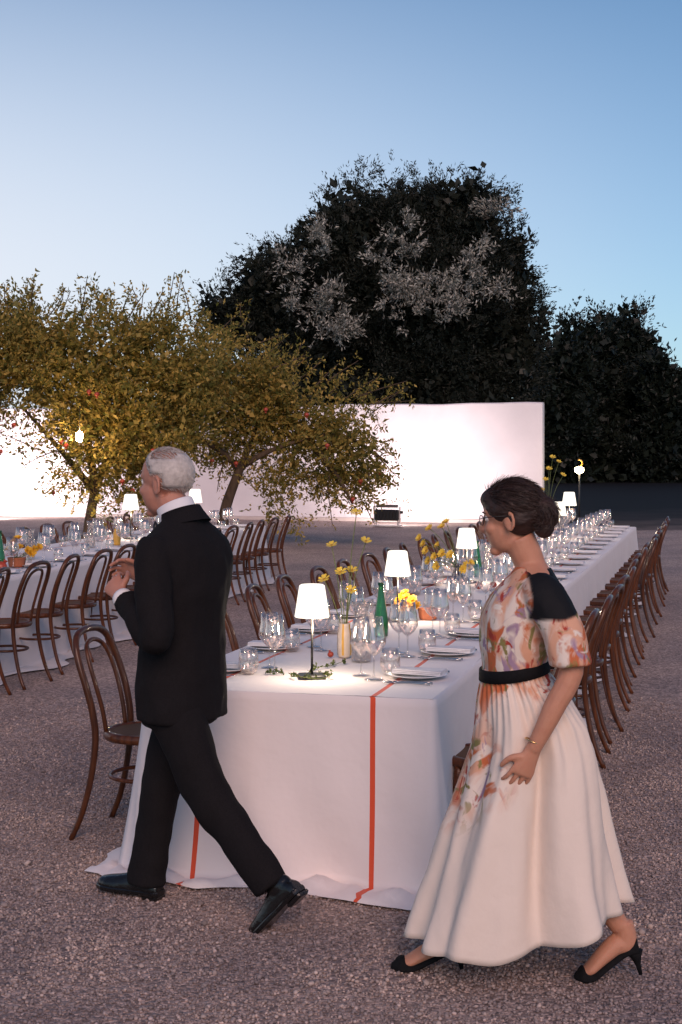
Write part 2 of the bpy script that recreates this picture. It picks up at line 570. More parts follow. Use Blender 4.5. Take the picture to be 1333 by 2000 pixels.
def wood_material():
    m, nt, b = nodes_of('varnished_bentwood')
    t = N(nt, 'ShaderNodeTexCoord'); oi = N(nt, 'ShaderNodeObjectInfo')
    mp = N(nt, 'ShaderNodeMapping'); mp.inputs['Scale'].default_value = (40, 40, 5)
    nt.links.new(t.outputs['Object'], mp.inputs[0])
    nz = N(nt, 'ShaderNodeTexNoise'); nz.inputs['Scale'].default_value = 1.4; nz.inputs['Detail'].default_value = 5
    nt.links.new(mp.outputs[0], nz.inputs['Vector'])
    rp = N(nt, 'ShaderNodeValToRGB'); el = rp.color_ramp.elements
    el[0].position = 0.3; el[0].color = (0.050, 0.0145, 0.0055, 1); el[1].position = 0.75; el[1].color = (0.135, 0.042, 0.014, 1)
    nt.links.new(nz.outputs['Fac'], rp.inputs[0])
    hs = N(nt, 'ShaderNodeHueSaturation')
    mr = N(nt, 'ShaderNodeMapRange'); mr.inputs['To Min'].default_value = 0.75; mr.inputs['To Max'].default_value = 1.25
    nt.links.new(oi.outputs['Random'], mr.inputs['Value']); nt.links.new(mr.outputs[0], hs.inputs['Value'])
    nt.links.new(rp.outputs[0], hs.inputs['Color']); nt.links.new(hs.outputs[0], b.inputs['Base Color'])
    b.inputs['Roughness'].default_value = 0.42
    b.inputs['Specular IOR Level'].default_value = 0.2
    b.inputs['Coat Weight'].default_value = 0.35
    b.inputs['Coat Roughness'].default_value = 0.07
    return m


M = {}
M['gravel'] = gravel_material()
M['stone'] = stone_material()
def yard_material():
    # far ground: light falling off with distance is put into the colour
    m, nt, b = nodes_of('dimmed_ground')
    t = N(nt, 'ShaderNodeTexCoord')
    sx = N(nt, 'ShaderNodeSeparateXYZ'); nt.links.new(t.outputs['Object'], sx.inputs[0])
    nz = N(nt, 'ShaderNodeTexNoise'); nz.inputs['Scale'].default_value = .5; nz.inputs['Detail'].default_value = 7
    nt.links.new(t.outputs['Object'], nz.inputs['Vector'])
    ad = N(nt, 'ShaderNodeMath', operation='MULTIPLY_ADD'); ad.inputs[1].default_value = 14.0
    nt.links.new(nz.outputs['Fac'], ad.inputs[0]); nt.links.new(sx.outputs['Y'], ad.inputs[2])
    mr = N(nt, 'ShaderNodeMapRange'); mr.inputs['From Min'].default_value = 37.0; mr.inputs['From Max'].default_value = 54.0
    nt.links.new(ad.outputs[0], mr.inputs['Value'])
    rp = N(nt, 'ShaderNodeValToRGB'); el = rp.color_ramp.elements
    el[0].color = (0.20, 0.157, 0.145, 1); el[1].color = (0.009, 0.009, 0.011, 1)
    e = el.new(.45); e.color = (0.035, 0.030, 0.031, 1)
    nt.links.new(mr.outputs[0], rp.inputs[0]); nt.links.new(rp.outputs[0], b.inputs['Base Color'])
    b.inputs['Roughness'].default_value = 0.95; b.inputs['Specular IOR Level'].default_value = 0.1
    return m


M['dim_ground'] = yard_material()
M['plaster'] = plain('white_plaster', (0.74, 0.685, 0.69), 0.9, var=0.09, scale=.8, bump=0.3, bscale=9)
M['linen'] = cloth_material()
M['wood'] = wood_material()
M['cane'] = cane_material()
M['glass'] = thin_glass('clear_glass', (0.985, 0.98, 0.975), 1.05, 0.13, 0.035)
M['stemglass'] = thin_glass('stem_glass', (0.90, 0.91, 0.92), 0.8, 0.12)
M['cutglass'] = thin_glass('pressed_glass', (0.90, 0.90, 0.89), 0.8, 0.14, 0.08, bump=0.8)
M['greenglass'] = plain('green_glass', (0.02, 0.21, 0.055), 0.08, coat=0.5)
M['greenglass'].node_tree.nodes['Principled BSDF'].inputs['Transmission Weight'].default_value = 0.55
M['porcelain'] = plain('porcelain', (0.72, 0.71, 0.72), 0.18, var=0.03, scale=9)
M['steel'] = plain('steel', (0.42, 0.41, 0.42), 0.22, metal=1.0, var=0.1, scale=60)
M['napkin'] = plain('napkin_linen', (0.70, 0.68, 0.70), 0.9, var=0.06, scale=30, bump=0.3, bscale=60)
M['black_metal'] = plain('black_metal', (0.025, 0.024, 0.024), 0.45, metal=0.3, var=0.2, scale=40)
M['shade'] = emit('lit_shade', (1.0, 0.90, 0.72), 1.25)
M['bulb'] = emit('lit_bulb', (1.0, 0.80, 0.48), 40.0)
M['flood'] = emit('lit_flood', (1.0, 0.93, 0.93), 30.0)
M['yellow'] = plain('yellow_petal', (0.80, 0.56, 0.07), 0.6, var=0.15, scale=90)
M['amber'] = plain('amber_petal', (0.75, 0.42, 0.025), 0.6, var=0.2, scale=90)
M['heart'] = plain('flower_heart', (0.42, 0.22, 0.02), 0.8, var=0.3, scale=300)
M['stem'] = plain('flower_stem', (0.14, 0.17, 0.045), 0.6, var=0.25, scale=60)
M['sprig'] = leafy('sprig_leaf', [(0.03, 0.05, 0.015), (0.07, 0.09, 0.025), (0.10, 0.11, 0.03)], trans=0.2)
M['cream'] = plain('cream_ceramic', (0.72, 0.60, 0.48), 0.3, var=0.08, scale=30)
M['ochre'] = plain('ochre_glaze', (0.72, 0.40, 0.07), 0.3, var=0.08, scale=30)
M['terracotta'] = plain('terracotta', (0.42, 0.14, 0.065), 0.75, var=0.15, scale=40)
M['navy'] = plain('navy_glaze', (0.02, 0.022, 0.06), 0.2)
M['fruit'] = plain('pomegranate_skin', (0.36, 0.05, 0.025), 0.4, var=0.35, scale=25)
M['bark'] = plain('bark', (0.085, 0.055, 0.035), 0.95, var=0.4, scale=14, bump=0.9, bscale=30, stretch=(1, 1, .3))
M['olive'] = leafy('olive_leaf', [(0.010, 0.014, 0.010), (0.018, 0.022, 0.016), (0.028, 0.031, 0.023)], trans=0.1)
M['olive_lit'] = leafy('olive_leaf_lit', [(0.09, 0.092, 0.078), (0.27, 0.262, 0.225), (0.60, 0.575, 0.50)], trans=0.15)  # light on the olive crown, painted as paler leaves
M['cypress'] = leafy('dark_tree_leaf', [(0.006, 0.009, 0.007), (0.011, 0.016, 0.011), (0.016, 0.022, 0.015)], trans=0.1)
M['pome'] = leafy('pomegranate_leaf', [(0.12, 0.13, 0.032), (0.25, 0.21, 0.052), (0.40, 0.29, 0.072), (0.58, 0.39, 0.11)], trans=0.42)
M['wool'] = plain('black_wool', (0.012, 0.0105, 0.0115), 0.9, var=0.2, scale=200, bump=0.35, bscale=12, spec=0.12)
M['satin'] = plain('black_satin', (0.012, 0.011, 0.013), 0.35, bump=0.1, bscale=20)
M['leather'] = plain('black_leather', (0.010, 0.009, 0.009), 0.22, var=0.2, scale=60, bump=0.1, bscale=120)
M['suede'] = plain('black_suede', (0.008, 0.008, 0.009), 0.85, var=0.2, scale=100, spec=0.15)
M['shirt'] = plain('white_shirt', (0.80, 0.77, 0.78), 0.8, bump=0.1, bscale=60)
M['skin_m'] = skin_material('skin_weathered', (0.50, 0.235, 0.165))
M['skin_w'] = skin_material('skin_warm', (0.56, 0.27, 0.17))
M['grey_hair'] = plain('grey_hair', (0.52, 0.465, 0.425), 0.6, var=0.18, scale=60, bump=0.2, bscale=90)
M['brown_hair'] = plain('brown_hair', (0.030, 0.0125, 0.0085), 0.6, var=0.4, scale=50, bump=0.6, bscale=80, stretch=(.35, 1, 1))
M['eye'] = plain('eye_white', (0.75, 0.72, 0.70), 0.2)
M['iris'] = plain('iris', (0.05, 0.03, 0.02), 0.15)
M['floral'] = floral_material()
M['lens'] = thin_glass('spectacle_lens', (0.96, 0.96, 0.96), 0.5, 0.06)

# ------------------------------------------------------------------ the setting: ground, yard
def sheet(name, pts, z, mat):
    b = MB(); b.add([(x, y, z) for x, y in pts], [tuple(range(len(pts)))])
    return tag(b.build(name, mat, smooth=False), kind='structure')


sheet('gravel_ground', [(-400, -60), (400, -60), (400, 700), (-400, 700)], 0.0, M['gravel'])
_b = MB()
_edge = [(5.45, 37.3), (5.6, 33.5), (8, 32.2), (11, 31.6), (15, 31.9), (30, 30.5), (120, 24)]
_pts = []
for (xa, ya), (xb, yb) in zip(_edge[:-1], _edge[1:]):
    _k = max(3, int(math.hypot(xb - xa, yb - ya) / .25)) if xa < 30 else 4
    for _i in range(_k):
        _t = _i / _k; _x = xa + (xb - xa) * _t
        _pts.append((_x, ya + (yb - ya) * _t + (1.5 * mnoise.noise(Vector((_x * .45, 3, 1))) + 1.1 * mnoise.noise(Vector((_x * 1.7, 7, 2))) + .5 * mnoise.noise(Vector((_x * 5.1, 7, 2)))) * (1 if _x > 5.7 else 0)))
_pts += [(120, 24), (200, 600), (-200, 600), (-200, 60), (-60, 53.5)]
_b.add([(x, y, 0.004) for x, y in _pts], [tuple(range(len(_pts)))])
tag(_b.build('dimmed_yard', M['dim_ground'], smooth=False), kind='structure')  # sheet whose dark colour stands in for the light fading out

# loose gravel stones where the camera stands close enough to tell them apart
ICO_V = []
_p = (1 + 5 ** .5) / 2
for a, c in ((-1, _p), (1, _p), (-1, -_p), (1, -_p)):
    ICO_V.append((a, c, 0))
for a, c in ((-1, _p), (1, _p), (-1, -_p), (1, -_p)):
    ICO_V.append((0, a, c))
for a, c in ((_p, -1), (_p, 1), (-_p, -1), (-_p, 1)):
    ICO_V.append((a, 0, c))
ICO_V = np.array(ICO_V) / math.sqrt(1 + _p * _p)
ICO_F = np.array([(0, 11, 5), (0, 5, 1), (0, 1, 7), (0, 7, 10), (0, 10, 11), (1, 5, 9), (5, 11, 4), (11, 10, 2), (10, 7, 6), (7, 1, 8),
                  (3, 9, 4), (3, 4, 2), (3, 2, 6), (3, 6, 8), (3, 8, 9), (4, 9, 5), (2, 4, 11), (6, 2, 10), (8, 6, 7), (9, 8, 1)])


OCT_V = np.array([(1, 0, 0), (0, 1, 0), (-1, 0, 0), (0, -1, 0), (0, 0, 1), (0, 0, -1)]) * 1.12
OCT_F = np.array([(0, 1, 4), (1, 2, 4), (2, 3, 4), (3, 0, 4), (1, 0, 5), (2, 1, 5), (3, 2, 5), (0, 3, 5)])


def stones(n, dmin, dmax, smin, smax, BV=ICO_V, BF=ICO_F, fade=None):
    D = np.sqrt(rng.uniform(dmin ** 2, dmax ** 2, n))
    if fade:
        D = D[rng.random(n) < np.clip((dmax - D) / (dmax - fade), 0, 1) ** .8]; n = len(D)
    X = rng.uniform(-1, 1, n) * (D * 0.245 + 0.35)
    S = smin + (smax - smin) * rng.random(n) ** 2.2
    S = S * (1 + 0.03 * (D - dmin)) * np.where(rng.random(n) < .02, rng.uniform(1.3, 1.9, n), 1)
    sc = S[:, None] * rng.uniform(0.65, 1.2, (n, 3)) * np.array([1, 1, 0.75])
    K_ = len(BV)
    V = BV[None] * (1 + rng.uniform(-0.22, 0.22, (n, K_, 1))) * sc[:, None, :]
    # tip each stone over at random so no two lie alike
    b_ = rng.uniform(-.9, .9, n); cb, sb = np.cos(b_)[:, None], np.sin(b_)[:, None]
    V = np.stack([V[:, :, 0], V[:, :, 1] * cb - V[:, :, 2] * sb, V[:, :, 1] * sb + V[:, :, 2] * cb], -1)
    a = rng.uniform(0, 2 * PI, n)
    ca, sa = np.cos(a)[:, None], np.sin(a)[:, None]
    x = V[:, :, 0] * ca - V[:, :, 1] * sa
    y = V[:, :, 0] * sa + V[:, :, 1] * ca
    z = V[:, :, 2] + (S * rng.uniform(0.0, 0.75, n))[:, None]
    V = np.stack([x + X[:, None], y + D[:, None], z], -1).reshape(-1, 3)
    F = (BF[None] + (np.arange(n) * K_)[:, None, None]).reshape(-1, 3)
    return V, F


_V1, _F1 = stones(40000, 3.9, 6.0, 0.0036, 0.0086)
_V2, _F2 = stones(90000, 6.0, 10.0, 0.0040, 0.0084, OCT_V, OCT_F, 7.2)
_F1 = np.concatenate([_F1, _F2 + len(_V1)]); _V1 = np.concatenate([_V1, _V2])
tag(link('gravel_stones', tri_soup('gravel_stones', _V1, _F1, [M['stone']])), 'loose grey and pinkish gravel stones covering the near yard', 'gravel', kind='stuff')

# ------------------------------------------------------------------ the white wall
WA, WB = Vector((5.1, 36.0, 0)), Vector((-16.0, 43.0, 0))
wd = (WB - WA).normalized(); wnrm = Vector((wd.y, -wd.x, 0))
if wnrm.y > 0: wnrm = -wnrm
WH = 3.07
wall = thing('garden_wall', 'tall white plastered garden wall lit by floodlights behind the tables', 'wall', (0, 0, 0))
_b = MB()
_L = (WB - WA).length; _n = 60
rows = []
for i in range(_n + 1):
    s = _L * i / _n
    p = WA + wd * s
    top = WH + 0.012 * math.sin(s * 1.7) + 0.008 * math.sin(s * 4.1)
    o = 0.006 * math.sin(s * 2.3)
    q = p - wnrm * 0.26
    rows.append([(p.x + wnrm.x * o, p.y + wnrm.y * o, 0), (p.x + wnrm.x * o, p.y + wnrm.y * o, top - .03), (p.x - wnrm.x * .03, p.y - wnrm.y * .03, top),
                 (q.x + wnrm.x * .03, q.y + wnrm.y * .03, top), (q.x, q.y, top - .03), (q.x, q.y, 0)])
_b.rings(rows)
_b.build('wall_body', M['plaster'], wall, smooth=False)
_b = MB()
p0 = WA + wnrm * 0.012; p1 = WB + wnrm * 0.012
_b.add([(p0.x, p0.y, 0), (p0.x + wnrm.x * .22, p0.y + wnrm.y * .22, 0), (p1.x + wnrm.x * .22, p1.y + wnrm.y * .22, 0), (p1.x, p1.y, 0),
        (p0.x, p0.y, .09), (p0.x + wnrm.x * .22, p0.y + wnrm.y * .22, .08), (p1.x + wnrm.x * .22, p1.y + wnrm.y * .22, .08), (p1.x, p1.y, .09)],
       [(0, 1, 2, 3), (4, 5, 6, 7), (0, 1, 5, 4), (1, 2, 6, 5), (2, 3, 7, 6), (3, 0, 4, 7)])
_b.build('plinth', plain('plinth_plaster', (0.62, 0.52, 0.47), 0.9, var=0.12, scale=3), wall, smooth=False)


# ------------------------------------------------------------------ trees
def leaf_array(tw_pos, tw_dir, tw_len, per, ll, lw, droop=0.0, spread=0.9):
    n = len(tw_pos)
    t = rng.random((n, per))
    base = tw_pos[:, None] + tw_dir[:, None] * (t * tw_len[:, None])[..., None]
    base = base + rng.normal(0, 1, (n, per, 3)) * 0.10 * tw_len[:, None, None]
    d = tw_dir[:, None] * (1.1 - spread * .5) + rng.normal(0, spread * .6, (n, per, 3))
    d[..., 2] -= droop
    d /= np.linalg.norm(d, axis=-1, keepdims=True) + 1e-9
    r = rng.normal(0, 1, (n, per, 3))
    sd_ = np.cross(d, r); sd_ /= np.linalg.norm(sd_, axis=-1, keepdims=True) + 1e-9
    nn = np.cross(sd_, d)
    L = ll * rng.uniform(0.6, 1.35, (n, per, 1)); W = lw * rng.uniform(0.6, 1.3, (n, per, 1))
    a = base; c = base + d * L
    m = base + d * L * 0.45 + nn * L * 0.08
    Q = np.stack([a, m + sd_ * W * .5, c, m - sd_ * W * .5], 2)
    return Q.reshape(-1, 3)


def lobe_twigs(lobes, dens, tl, hollow=0.5, upb=0.3, clump=0.0, per_clump=16):
    P, D, L = [], [], []
    for (c, r, w) in lobes:
        n = max(6, int(dens * w * (r[0] * r[2] + r[0] * r[1] * .5 + r[1] * r[2] * .5)))
        m = n if not clump else max(5, n // per_clump)
        u = rng.normal(0, 1, (m, 3)); u /= np.linalg.norm(u, axis=1, keepdims=True)
        # lumps: push the surface in and out along a few random directions
        k = rng.normal(0, 1, (5, 3)); k /= np.linalg.norm(k, axis=1, keepdims=True)
        lump = 1 + 0.16 * np.sin(4.2 * (u @ k.T) + rng.uniform(0, 6, 5)).mean(1) * 2
        rad = (hollow + (1.0 - hollow) * rng.random(m) ** 0.6) * lump
        pos = np.array(c) + u * rad[:, None] * np.array(r)
        if clump:
            # leaves gather in sprays with gaps between them, each spray stretched along its own shoot
            idx = rng.integers(0, m, n)
            ax = u * .7 + np.array([0, 0, upb]) + rng.normal(0, .45, (m, 3)); ax /= np.linalg.norm(ax, axis=1, keepdims=True)
            off = rng.normal(0, clump * .55, (n, 3)) + ax[idx] * (rng.uniform(-1.2, 1.5, n) * clump)[:, None]
            P.append(pos[idx] + off)
            d = ax[idx] * .8 + off / clump * .25 + rng.normal(0, .3, (n, 3))
        else:
            P.append(pos)
            d = u * 0.75 + np.array([0, 0, upb]) + rng.normal(0, .38, (n, 3))
        D.append(d / np.linalg.norm(d, axis=1, keepdims=True)); L.append(tl * rng.uniform(.5, 1.5, n))
    return np.concatenate(P), np.concatenate(D), np.concatenate(L)


def px(x, y, D):
    """real-world place of something measured at distance D in front of the camera"""
    return ((x - 667) / 2778 * D, D, 1.68 - (y - 893) / 2778 * D)


def lobes_from(meas, D, depth=0.8, jitter=0.6):
    out = []
    s = D / 2778
    for m in meas:
        x, y, rx, ry = m[:4]
        w = m[4] if len(m) > 4 else 1.0
        dy = m[5] if len(m) > 5 else rnd.uniform(-jitter, jitter)
        c = px(x, y, D)
        k = (D + dy) / D
        out.append(((c[0] * k, D + dy, 1.68 + (c[2] - 1.68) * k), (rx * s, max(.3, (rx + ry) * .5 * s * depth), ry * s), w))
    return out


def limb(b, pts, r0, r1, n=8):
    sp = spline(pts, 5)
    k = len(sp)
    b.tube(sp, [r0 + (r1 - r0) * i / (k - 1) for i in range(k)], n)


# the big old olive behind the wall
OD = 47.0
olive = thing('olive_tree', 'huge dark olive tree rising behind the white wall', 'tree', (2.6, OD, 0))
olobes = lobes_from([(775 + (m_[0] - 775) * .90, 612 + (m_[1] - 620) * .97, m_[2] * .88, m_[3] * .90) + tuple(m_[4:]) for m_ in [(695, 468, 116, 122), (600, 550, 120, 112), (868, 466, 132, 122), (975, 545, 102, 140), (470, 632, 82, 70), (545, 610, 110, 100),
                     (840, 620, 190, 170), (995, 700, 92, 130), (650, 690, 180, 140), (1040, 640, 48, 90), (785, 430, 60, 60, .7), (930, 410, 76, 54),
                     (740, 560, 160, 150), (860, 780, 230, 110), (560, 780, 190, 110), (425, 620, 74, 52), (520, 560, 90, 62)]], OD)
o3 = [((c[0] - 2.6, c[1] - OD, c[2]), r, w) for c, r, w in olobes]
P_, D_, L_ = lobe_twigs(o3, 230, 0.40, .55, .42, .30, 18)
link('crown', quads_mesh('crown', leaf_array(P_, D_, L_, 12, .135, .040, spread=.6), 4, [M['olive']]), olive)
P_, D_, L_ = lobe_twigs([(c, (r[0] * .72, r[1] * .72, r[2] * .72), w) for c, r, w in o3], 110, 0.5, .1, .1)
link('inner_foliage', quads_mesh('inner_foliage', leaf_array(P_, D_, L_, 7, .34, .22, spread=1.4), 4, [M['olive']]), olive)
lit_lobes = lobes_from([(812, 598, 92, 46, 1.5, -3.6), (770, 545, 62, 44, 1.3, -3.5), (880, 560, 60, 55, 1.2, -3.7), (925, 505, 34, 50, 1, -3.3), (800, 462, 44, 26, 1, -3.1),
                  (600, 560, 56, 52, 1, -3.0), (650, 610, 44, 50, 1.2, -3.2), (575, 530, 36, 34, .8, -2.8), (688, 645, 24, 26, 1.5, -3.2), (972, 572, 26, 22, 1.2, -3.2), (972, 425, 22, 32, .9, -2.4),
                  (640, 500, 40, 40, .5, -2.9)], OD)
s3 = []  # small clumps where the crown is lit, brightened by leaf colour
for c, r, w in lit_lobes:
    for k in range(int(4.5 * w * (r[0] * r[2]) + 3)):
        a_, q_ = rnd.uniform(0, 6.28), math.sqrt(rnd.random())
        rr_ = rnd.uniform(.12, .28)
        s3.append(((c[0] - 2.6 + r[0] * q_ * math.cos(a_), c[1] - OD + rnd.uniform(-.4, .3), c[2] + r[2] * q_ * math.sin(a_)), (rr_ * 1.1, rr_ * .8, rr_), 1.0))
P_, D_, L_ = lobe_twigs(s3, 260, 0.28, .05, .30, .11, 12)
link('lit_foliage', quads_mesh('lit_foliage', leaf_array(P_, D_, L_, 7, .135, .042, spread=.7), 4, [M['olive_lit']]), olive)
tb = MB()
limb(tb, [(0, 0, -.1), (.1, .1, 1.2), (-.2, 0, 2.4)], .62, .45, 12)
for c, r, w in o3[:4] + o3[5:9]:
    limb(tb, [(-.2, 0, 2.3), (c[0] * .3, c[1] * .3, 2.3 + (c[2] - 2.3) * .4), (c[0] * .7, c[1] * .7, 2.3 + (c[2] - 2.3) * .8)], .28, .05)
tb.build('trunk', M['bark'], olive)

# dark trees closing the yard far on the right
def dark_tree(label, x, ytop, D, wpx, seed):
    c = px(x, 935, D)
    t = thing('dark_tree', label, 'tree', (c[0], D, 0), 0, 'dark trees closing the far yard')
    ht = (893 - ytop) / 2778 * D + 1.68
    wr = wpx / 2778 * D
    lob = []
    rs = random.Random(seed)
    for k in range(9):
        f = k / 8
        lob.append(((rs.uniform(-.5, .5) * wr * (1 - f * .5), rs.uniform(-.8, .8), .4 + (ht - 1.9) * f), (wr * (1.0 - .58 * f) * rs.uniform(.8, 1.1), wr * .55, ht * .16), 1.0))
    for k in range(4):
        lob.append(((rs.uniform(-.6, .6) * wr, -.5, ht * rs.uniform(.62, .9)), (wr * .22, wr * .2, ht * .11), 1.3))
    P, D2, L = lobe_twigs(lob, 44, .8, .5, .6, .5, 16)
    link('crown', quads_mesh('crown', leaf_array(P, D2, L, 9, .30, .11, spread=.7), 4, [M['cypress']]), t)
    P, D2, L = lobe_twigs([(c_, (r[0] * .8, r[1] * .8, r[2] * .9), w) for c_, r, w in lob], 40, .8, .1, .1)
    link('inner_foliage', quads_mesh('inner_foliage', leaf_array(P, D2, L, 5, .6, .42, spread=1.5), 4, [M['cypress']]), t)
    b = MB(); limb(b, [(0, 0, -.1), (.1, 0, ht * .3), (0, 0, ht * .7)], .35, .08); b.build('trunk', M['bark'], t)


dark_tree('dark bushy tree right beside the big olive, right of the wall', 1090, 665, 92, 75, 3)
dark_tree('dark tree with a rounded top between olive and tallest right tree', 1150, 632, 96, 72, 4)
dark_tree('tallest dark tree at the far right, with ragged top', 1222, 618, 100, 70, 5)
dark_tree('lower dark tree at the right edge of the picture', 1300, 700, 95, 75, 6)
dark_tree('dark tree just leaving the right edge of the picture', 1400, 730, 97, 95, 7)


# pomegranate trees in front of the wall
def pome_tree(label, base, D, meas, shoots, fruit, limbs, trunk):
    t = thing('pomegranate_tree', label, 'tree', (base[0], base[1], 0), 0, 'pomegranate trees before the wall')
    loc = lambda p: (p[0] - base[0], p[1] - base[1], p[2])
    lob = [(loc(c), r, w) for c, r, w in lobes_from(meas, D, .8, .5)]
    P, D2, L = lobe_twigs(lob, 430, .30, .38, .12, .20, 24)
    V = [leaf_array(P, D2, L, 9, .088, .040, spread=.85)]
    P2, D3, L2 = lobe_twigs([(c_, (r[0] * .75, r[1] * .75, r[2] * .75), min(w, 1)) for c_, r, w in lob if w >= .9], 200, .4, .1, .1)
    V.append(leaf_array(P2, D3, L2, 7, .12, .08, spread=1.3))
    for (x, y, dx, dy, ln) in shoots:
        p = loc(px(x, y, D + rnd.uniform(-.4, .4))); s = D / 2778
        q = (p[0] + dx * s, p[1] + rnd.uniform(-.2, .2), p[2] + dy * s)
        sp = spline([p, ((p[0] + q[0]) / 2 + rnd.uniform(-.05, .05), (p[1] + q[1]) / 2, (p[2] + q[2]) / 2), q], 4)
        tw = MB(); tw.tube(sp, [.014 - .001 * i for i in range(len(sp))], 5); tw.build('shoot', M['bark'], t)
        a = np.array(sp[0]); bb = np.array(sp[-1]); dv = bb - a; ll = np.linalg.norm(dv); dv /= ll
        k = 9
        pos = a + dv * np.linspace(.0, .95, k)[:, None] * ll
        dirs = dv * .7 + rng.normal(0, .6, (k, 3)); dirs /= np.linalg.norm(dirs, axis=1, keepdims=True)
        V.append(leaf_array(pos, dirs, np.full(k, .17), ln, .075, .036, spread=.8))
    link('crown', quads_mesh('crown', np.concatenate(V), 4, [M['pome']]), t)
    tb = MB()
    limb(tb, [loc(p) for p in trunk], .115, .075, 10)
    for lm in limbs:
        limb(tb, [loc(p) for p in lm], .07, .022, 8)
    tb.build('trunk', M['bark'], t)
    for (x, y, dd) in fruit:
        c = loc(px(x, y, D + dd))
        f = MB(); f.ell((0, 0, 0), (.042, .042, .04)); f.lathe([(.008, -.035), (.016, -.052), (.02, -.062), (.012, -.058)], 8)
        f.build('fruit', M['fruit'], t, loc=c)
    return t


AD = 26.5
a0 = px(432, 1060, AD)
pome_tree('spreading pomegranate tree with slanting bare trunk in front of the wall', (a0[0], AD), AD,
          [(430, 730, 85, 50), (510, 770, 88, 46), (590, 815, 88, 38), (665, 855, 70, 32), (722, 888, 42, 30, .6), (690, 915, 54, 32, .9), (600, 872, 96, 38), (500, 840, 86, 42), (400, 795, 76, 50),
           (640, 945, 44, 24, .6), (545, 930, 46, 34, .8), (560, 985, 20, 28, .8), (350, 780, 76, 58), (420, 675, 50, 28, .7), (715, 790, 40, 12, .4), (645, 780, 44, 14, .5), (745, 930, 18, 28, .5), (400, 865, 46, 26, .8),
           (465, 935, 16, 32, .35), (655, 970, 14, 28, .3), (560, 735, 36, 16, .5), (600, 930, 64, 30, .8), (335, 880, 56, 42, .8), (450, 865, 46, 26, .8), (525, 960, 36, 34, .7), (700, 955, 40, 26, .5), (575, 1000, 18, 20, .6), (310, 930, 40, 36, .6), (770, 910, 16, 24, .4)],
          [(700, 775, 95, 30, 8), (720, 790, 85, 8, 8), (640, 745, 60, 40, 7), (560, 720, 30, 50, 6), (690, 950, 40, -70, 3), (640, 950, 10, -75, 4), (735, 890, 40, -40, 4), (440, 900, -15, -60, 4), (480, 640, -10, 50, 6), (410, 640, -30, 60, 6), (730, 790, 60, 30, 6)] + [(420 + 28 * k_, 665 + 13 * k_ + rnd.uniform(-12, 12), rnd.uniform(25, 80), rnd.uniform(22, 52), 7) for k_ in range(12)] + [(600 + 20 * k_, 930 + rnd.uniform(-25, 10), rnd.uniform(-10, 30), rnd.uniform(-60, -25), 4) for k_ in range(7)],
          [(462, 905, -.8), (415, 900, -.6), (745, 925, -.3), (690, 975, -.4), (520, 800, -1.3), (600, 810, -1.3), (705, 940, -.4), (640, 870, -1.2)],
          [[px(468, 915, AD), px(430, 880, AD - .2), px(390, 860, AD - .4), px(330, 830, AD - .4)], [px(470, 912, AD), px(530, 880, AD - .1), px(620, 850, AD)],
           [px(470, 914, AD), px(500, 840, AD + .2), px(520, 740, AD)], [px(620, 850, AD), px(690, 860, AD), px(760, 905, AD)], [px(620, 880, AD), px(660, 930, AD - .2), px(690, 985, AD - .2)]],
          [px(428, 1085, AD), px(440, 1000, AD), px(458, 945, AD), px(474, 905, AD)])
BD = 25.0
b0 = px(150, 1070, BD)
pome_tree('broad pomegranate tree at the left edge with upright shoots and golden leaves', (b0[0], BD), BD,
          [(60, 690, 120, 75), (180, 690, 120, 78), (300, 690, 90, 72), (10, 750, 80, 44), (150, 760, 110, 60), (260, 790, 110, 75), (220, 860, 100, 58), (320, 860, 70, 55), (100, 640, 90, 36, .7),
           (250, 635, 80, 34, .7), (10, 640, 60, 40, .7), (100, 850, 46, 44, .3), (40, 800, 44, 36, .35), (180, 925, 46, 46, .55), (260, 920, 60, 40, .7), (-70, 720, 110, 90), (215, 975, 26, 34, .5), (130, 900, 30, 40, .35), (15, 860, 30, 60, .3),
           (380, 740, 60, 60), (300, 930, 50, 36, .7), (240, 900, 60, 50, .9), (205, 965, 34, 30, .4), (280, 970, 36, 26, .5)],
          [(20, 610, -10, 55, 6), (60, 605, 10, 60, 6), (110, 610, 15, 45, 5), (160, 605, 15, 60, 6), (195, 610, 18, 50, 6), (265, 600, -8, 40, 6), (290, 620, 30, 55, 6), (240, 610, 20, 40, 5), (0, 600, -10, 60, 6), (320, 640, 20, 40, 6), (380, 640, 20, 30, 6), (110, 880, -60, -30, 3), (60, 870, -40, 20, 3), (120, 920, -30, -40, 3)] + [(10 + 26 * k_, 640 + rnd.uniform(-14, 10), rnd.uniform(-25, 45), rnd.uniform(45, 100), 5) for k_ in range(15)],
          [(120, 862, -1), (28, 830, -.8), (2, 882, -.6), (130, 870, -1), (240, 940, -.8), (105, 962, -.5), (190, 770, -1.4), (175, 765, -1.4), (260, 958, -.6), (300, 880, -1)],
          [[px(185, 960, BD), px(120, 880, BD), px(40, 790, BD)], [px(187, 955, BD), px(230, 860, BD + .2), px(280, 740, BD)], [px(186, 955, BD), px(170, 830, BD - .2), px(150, 690, BD)]],
          [px(170, 1090, BD), px(176, 1020, BD), px(187, 950, BD)])


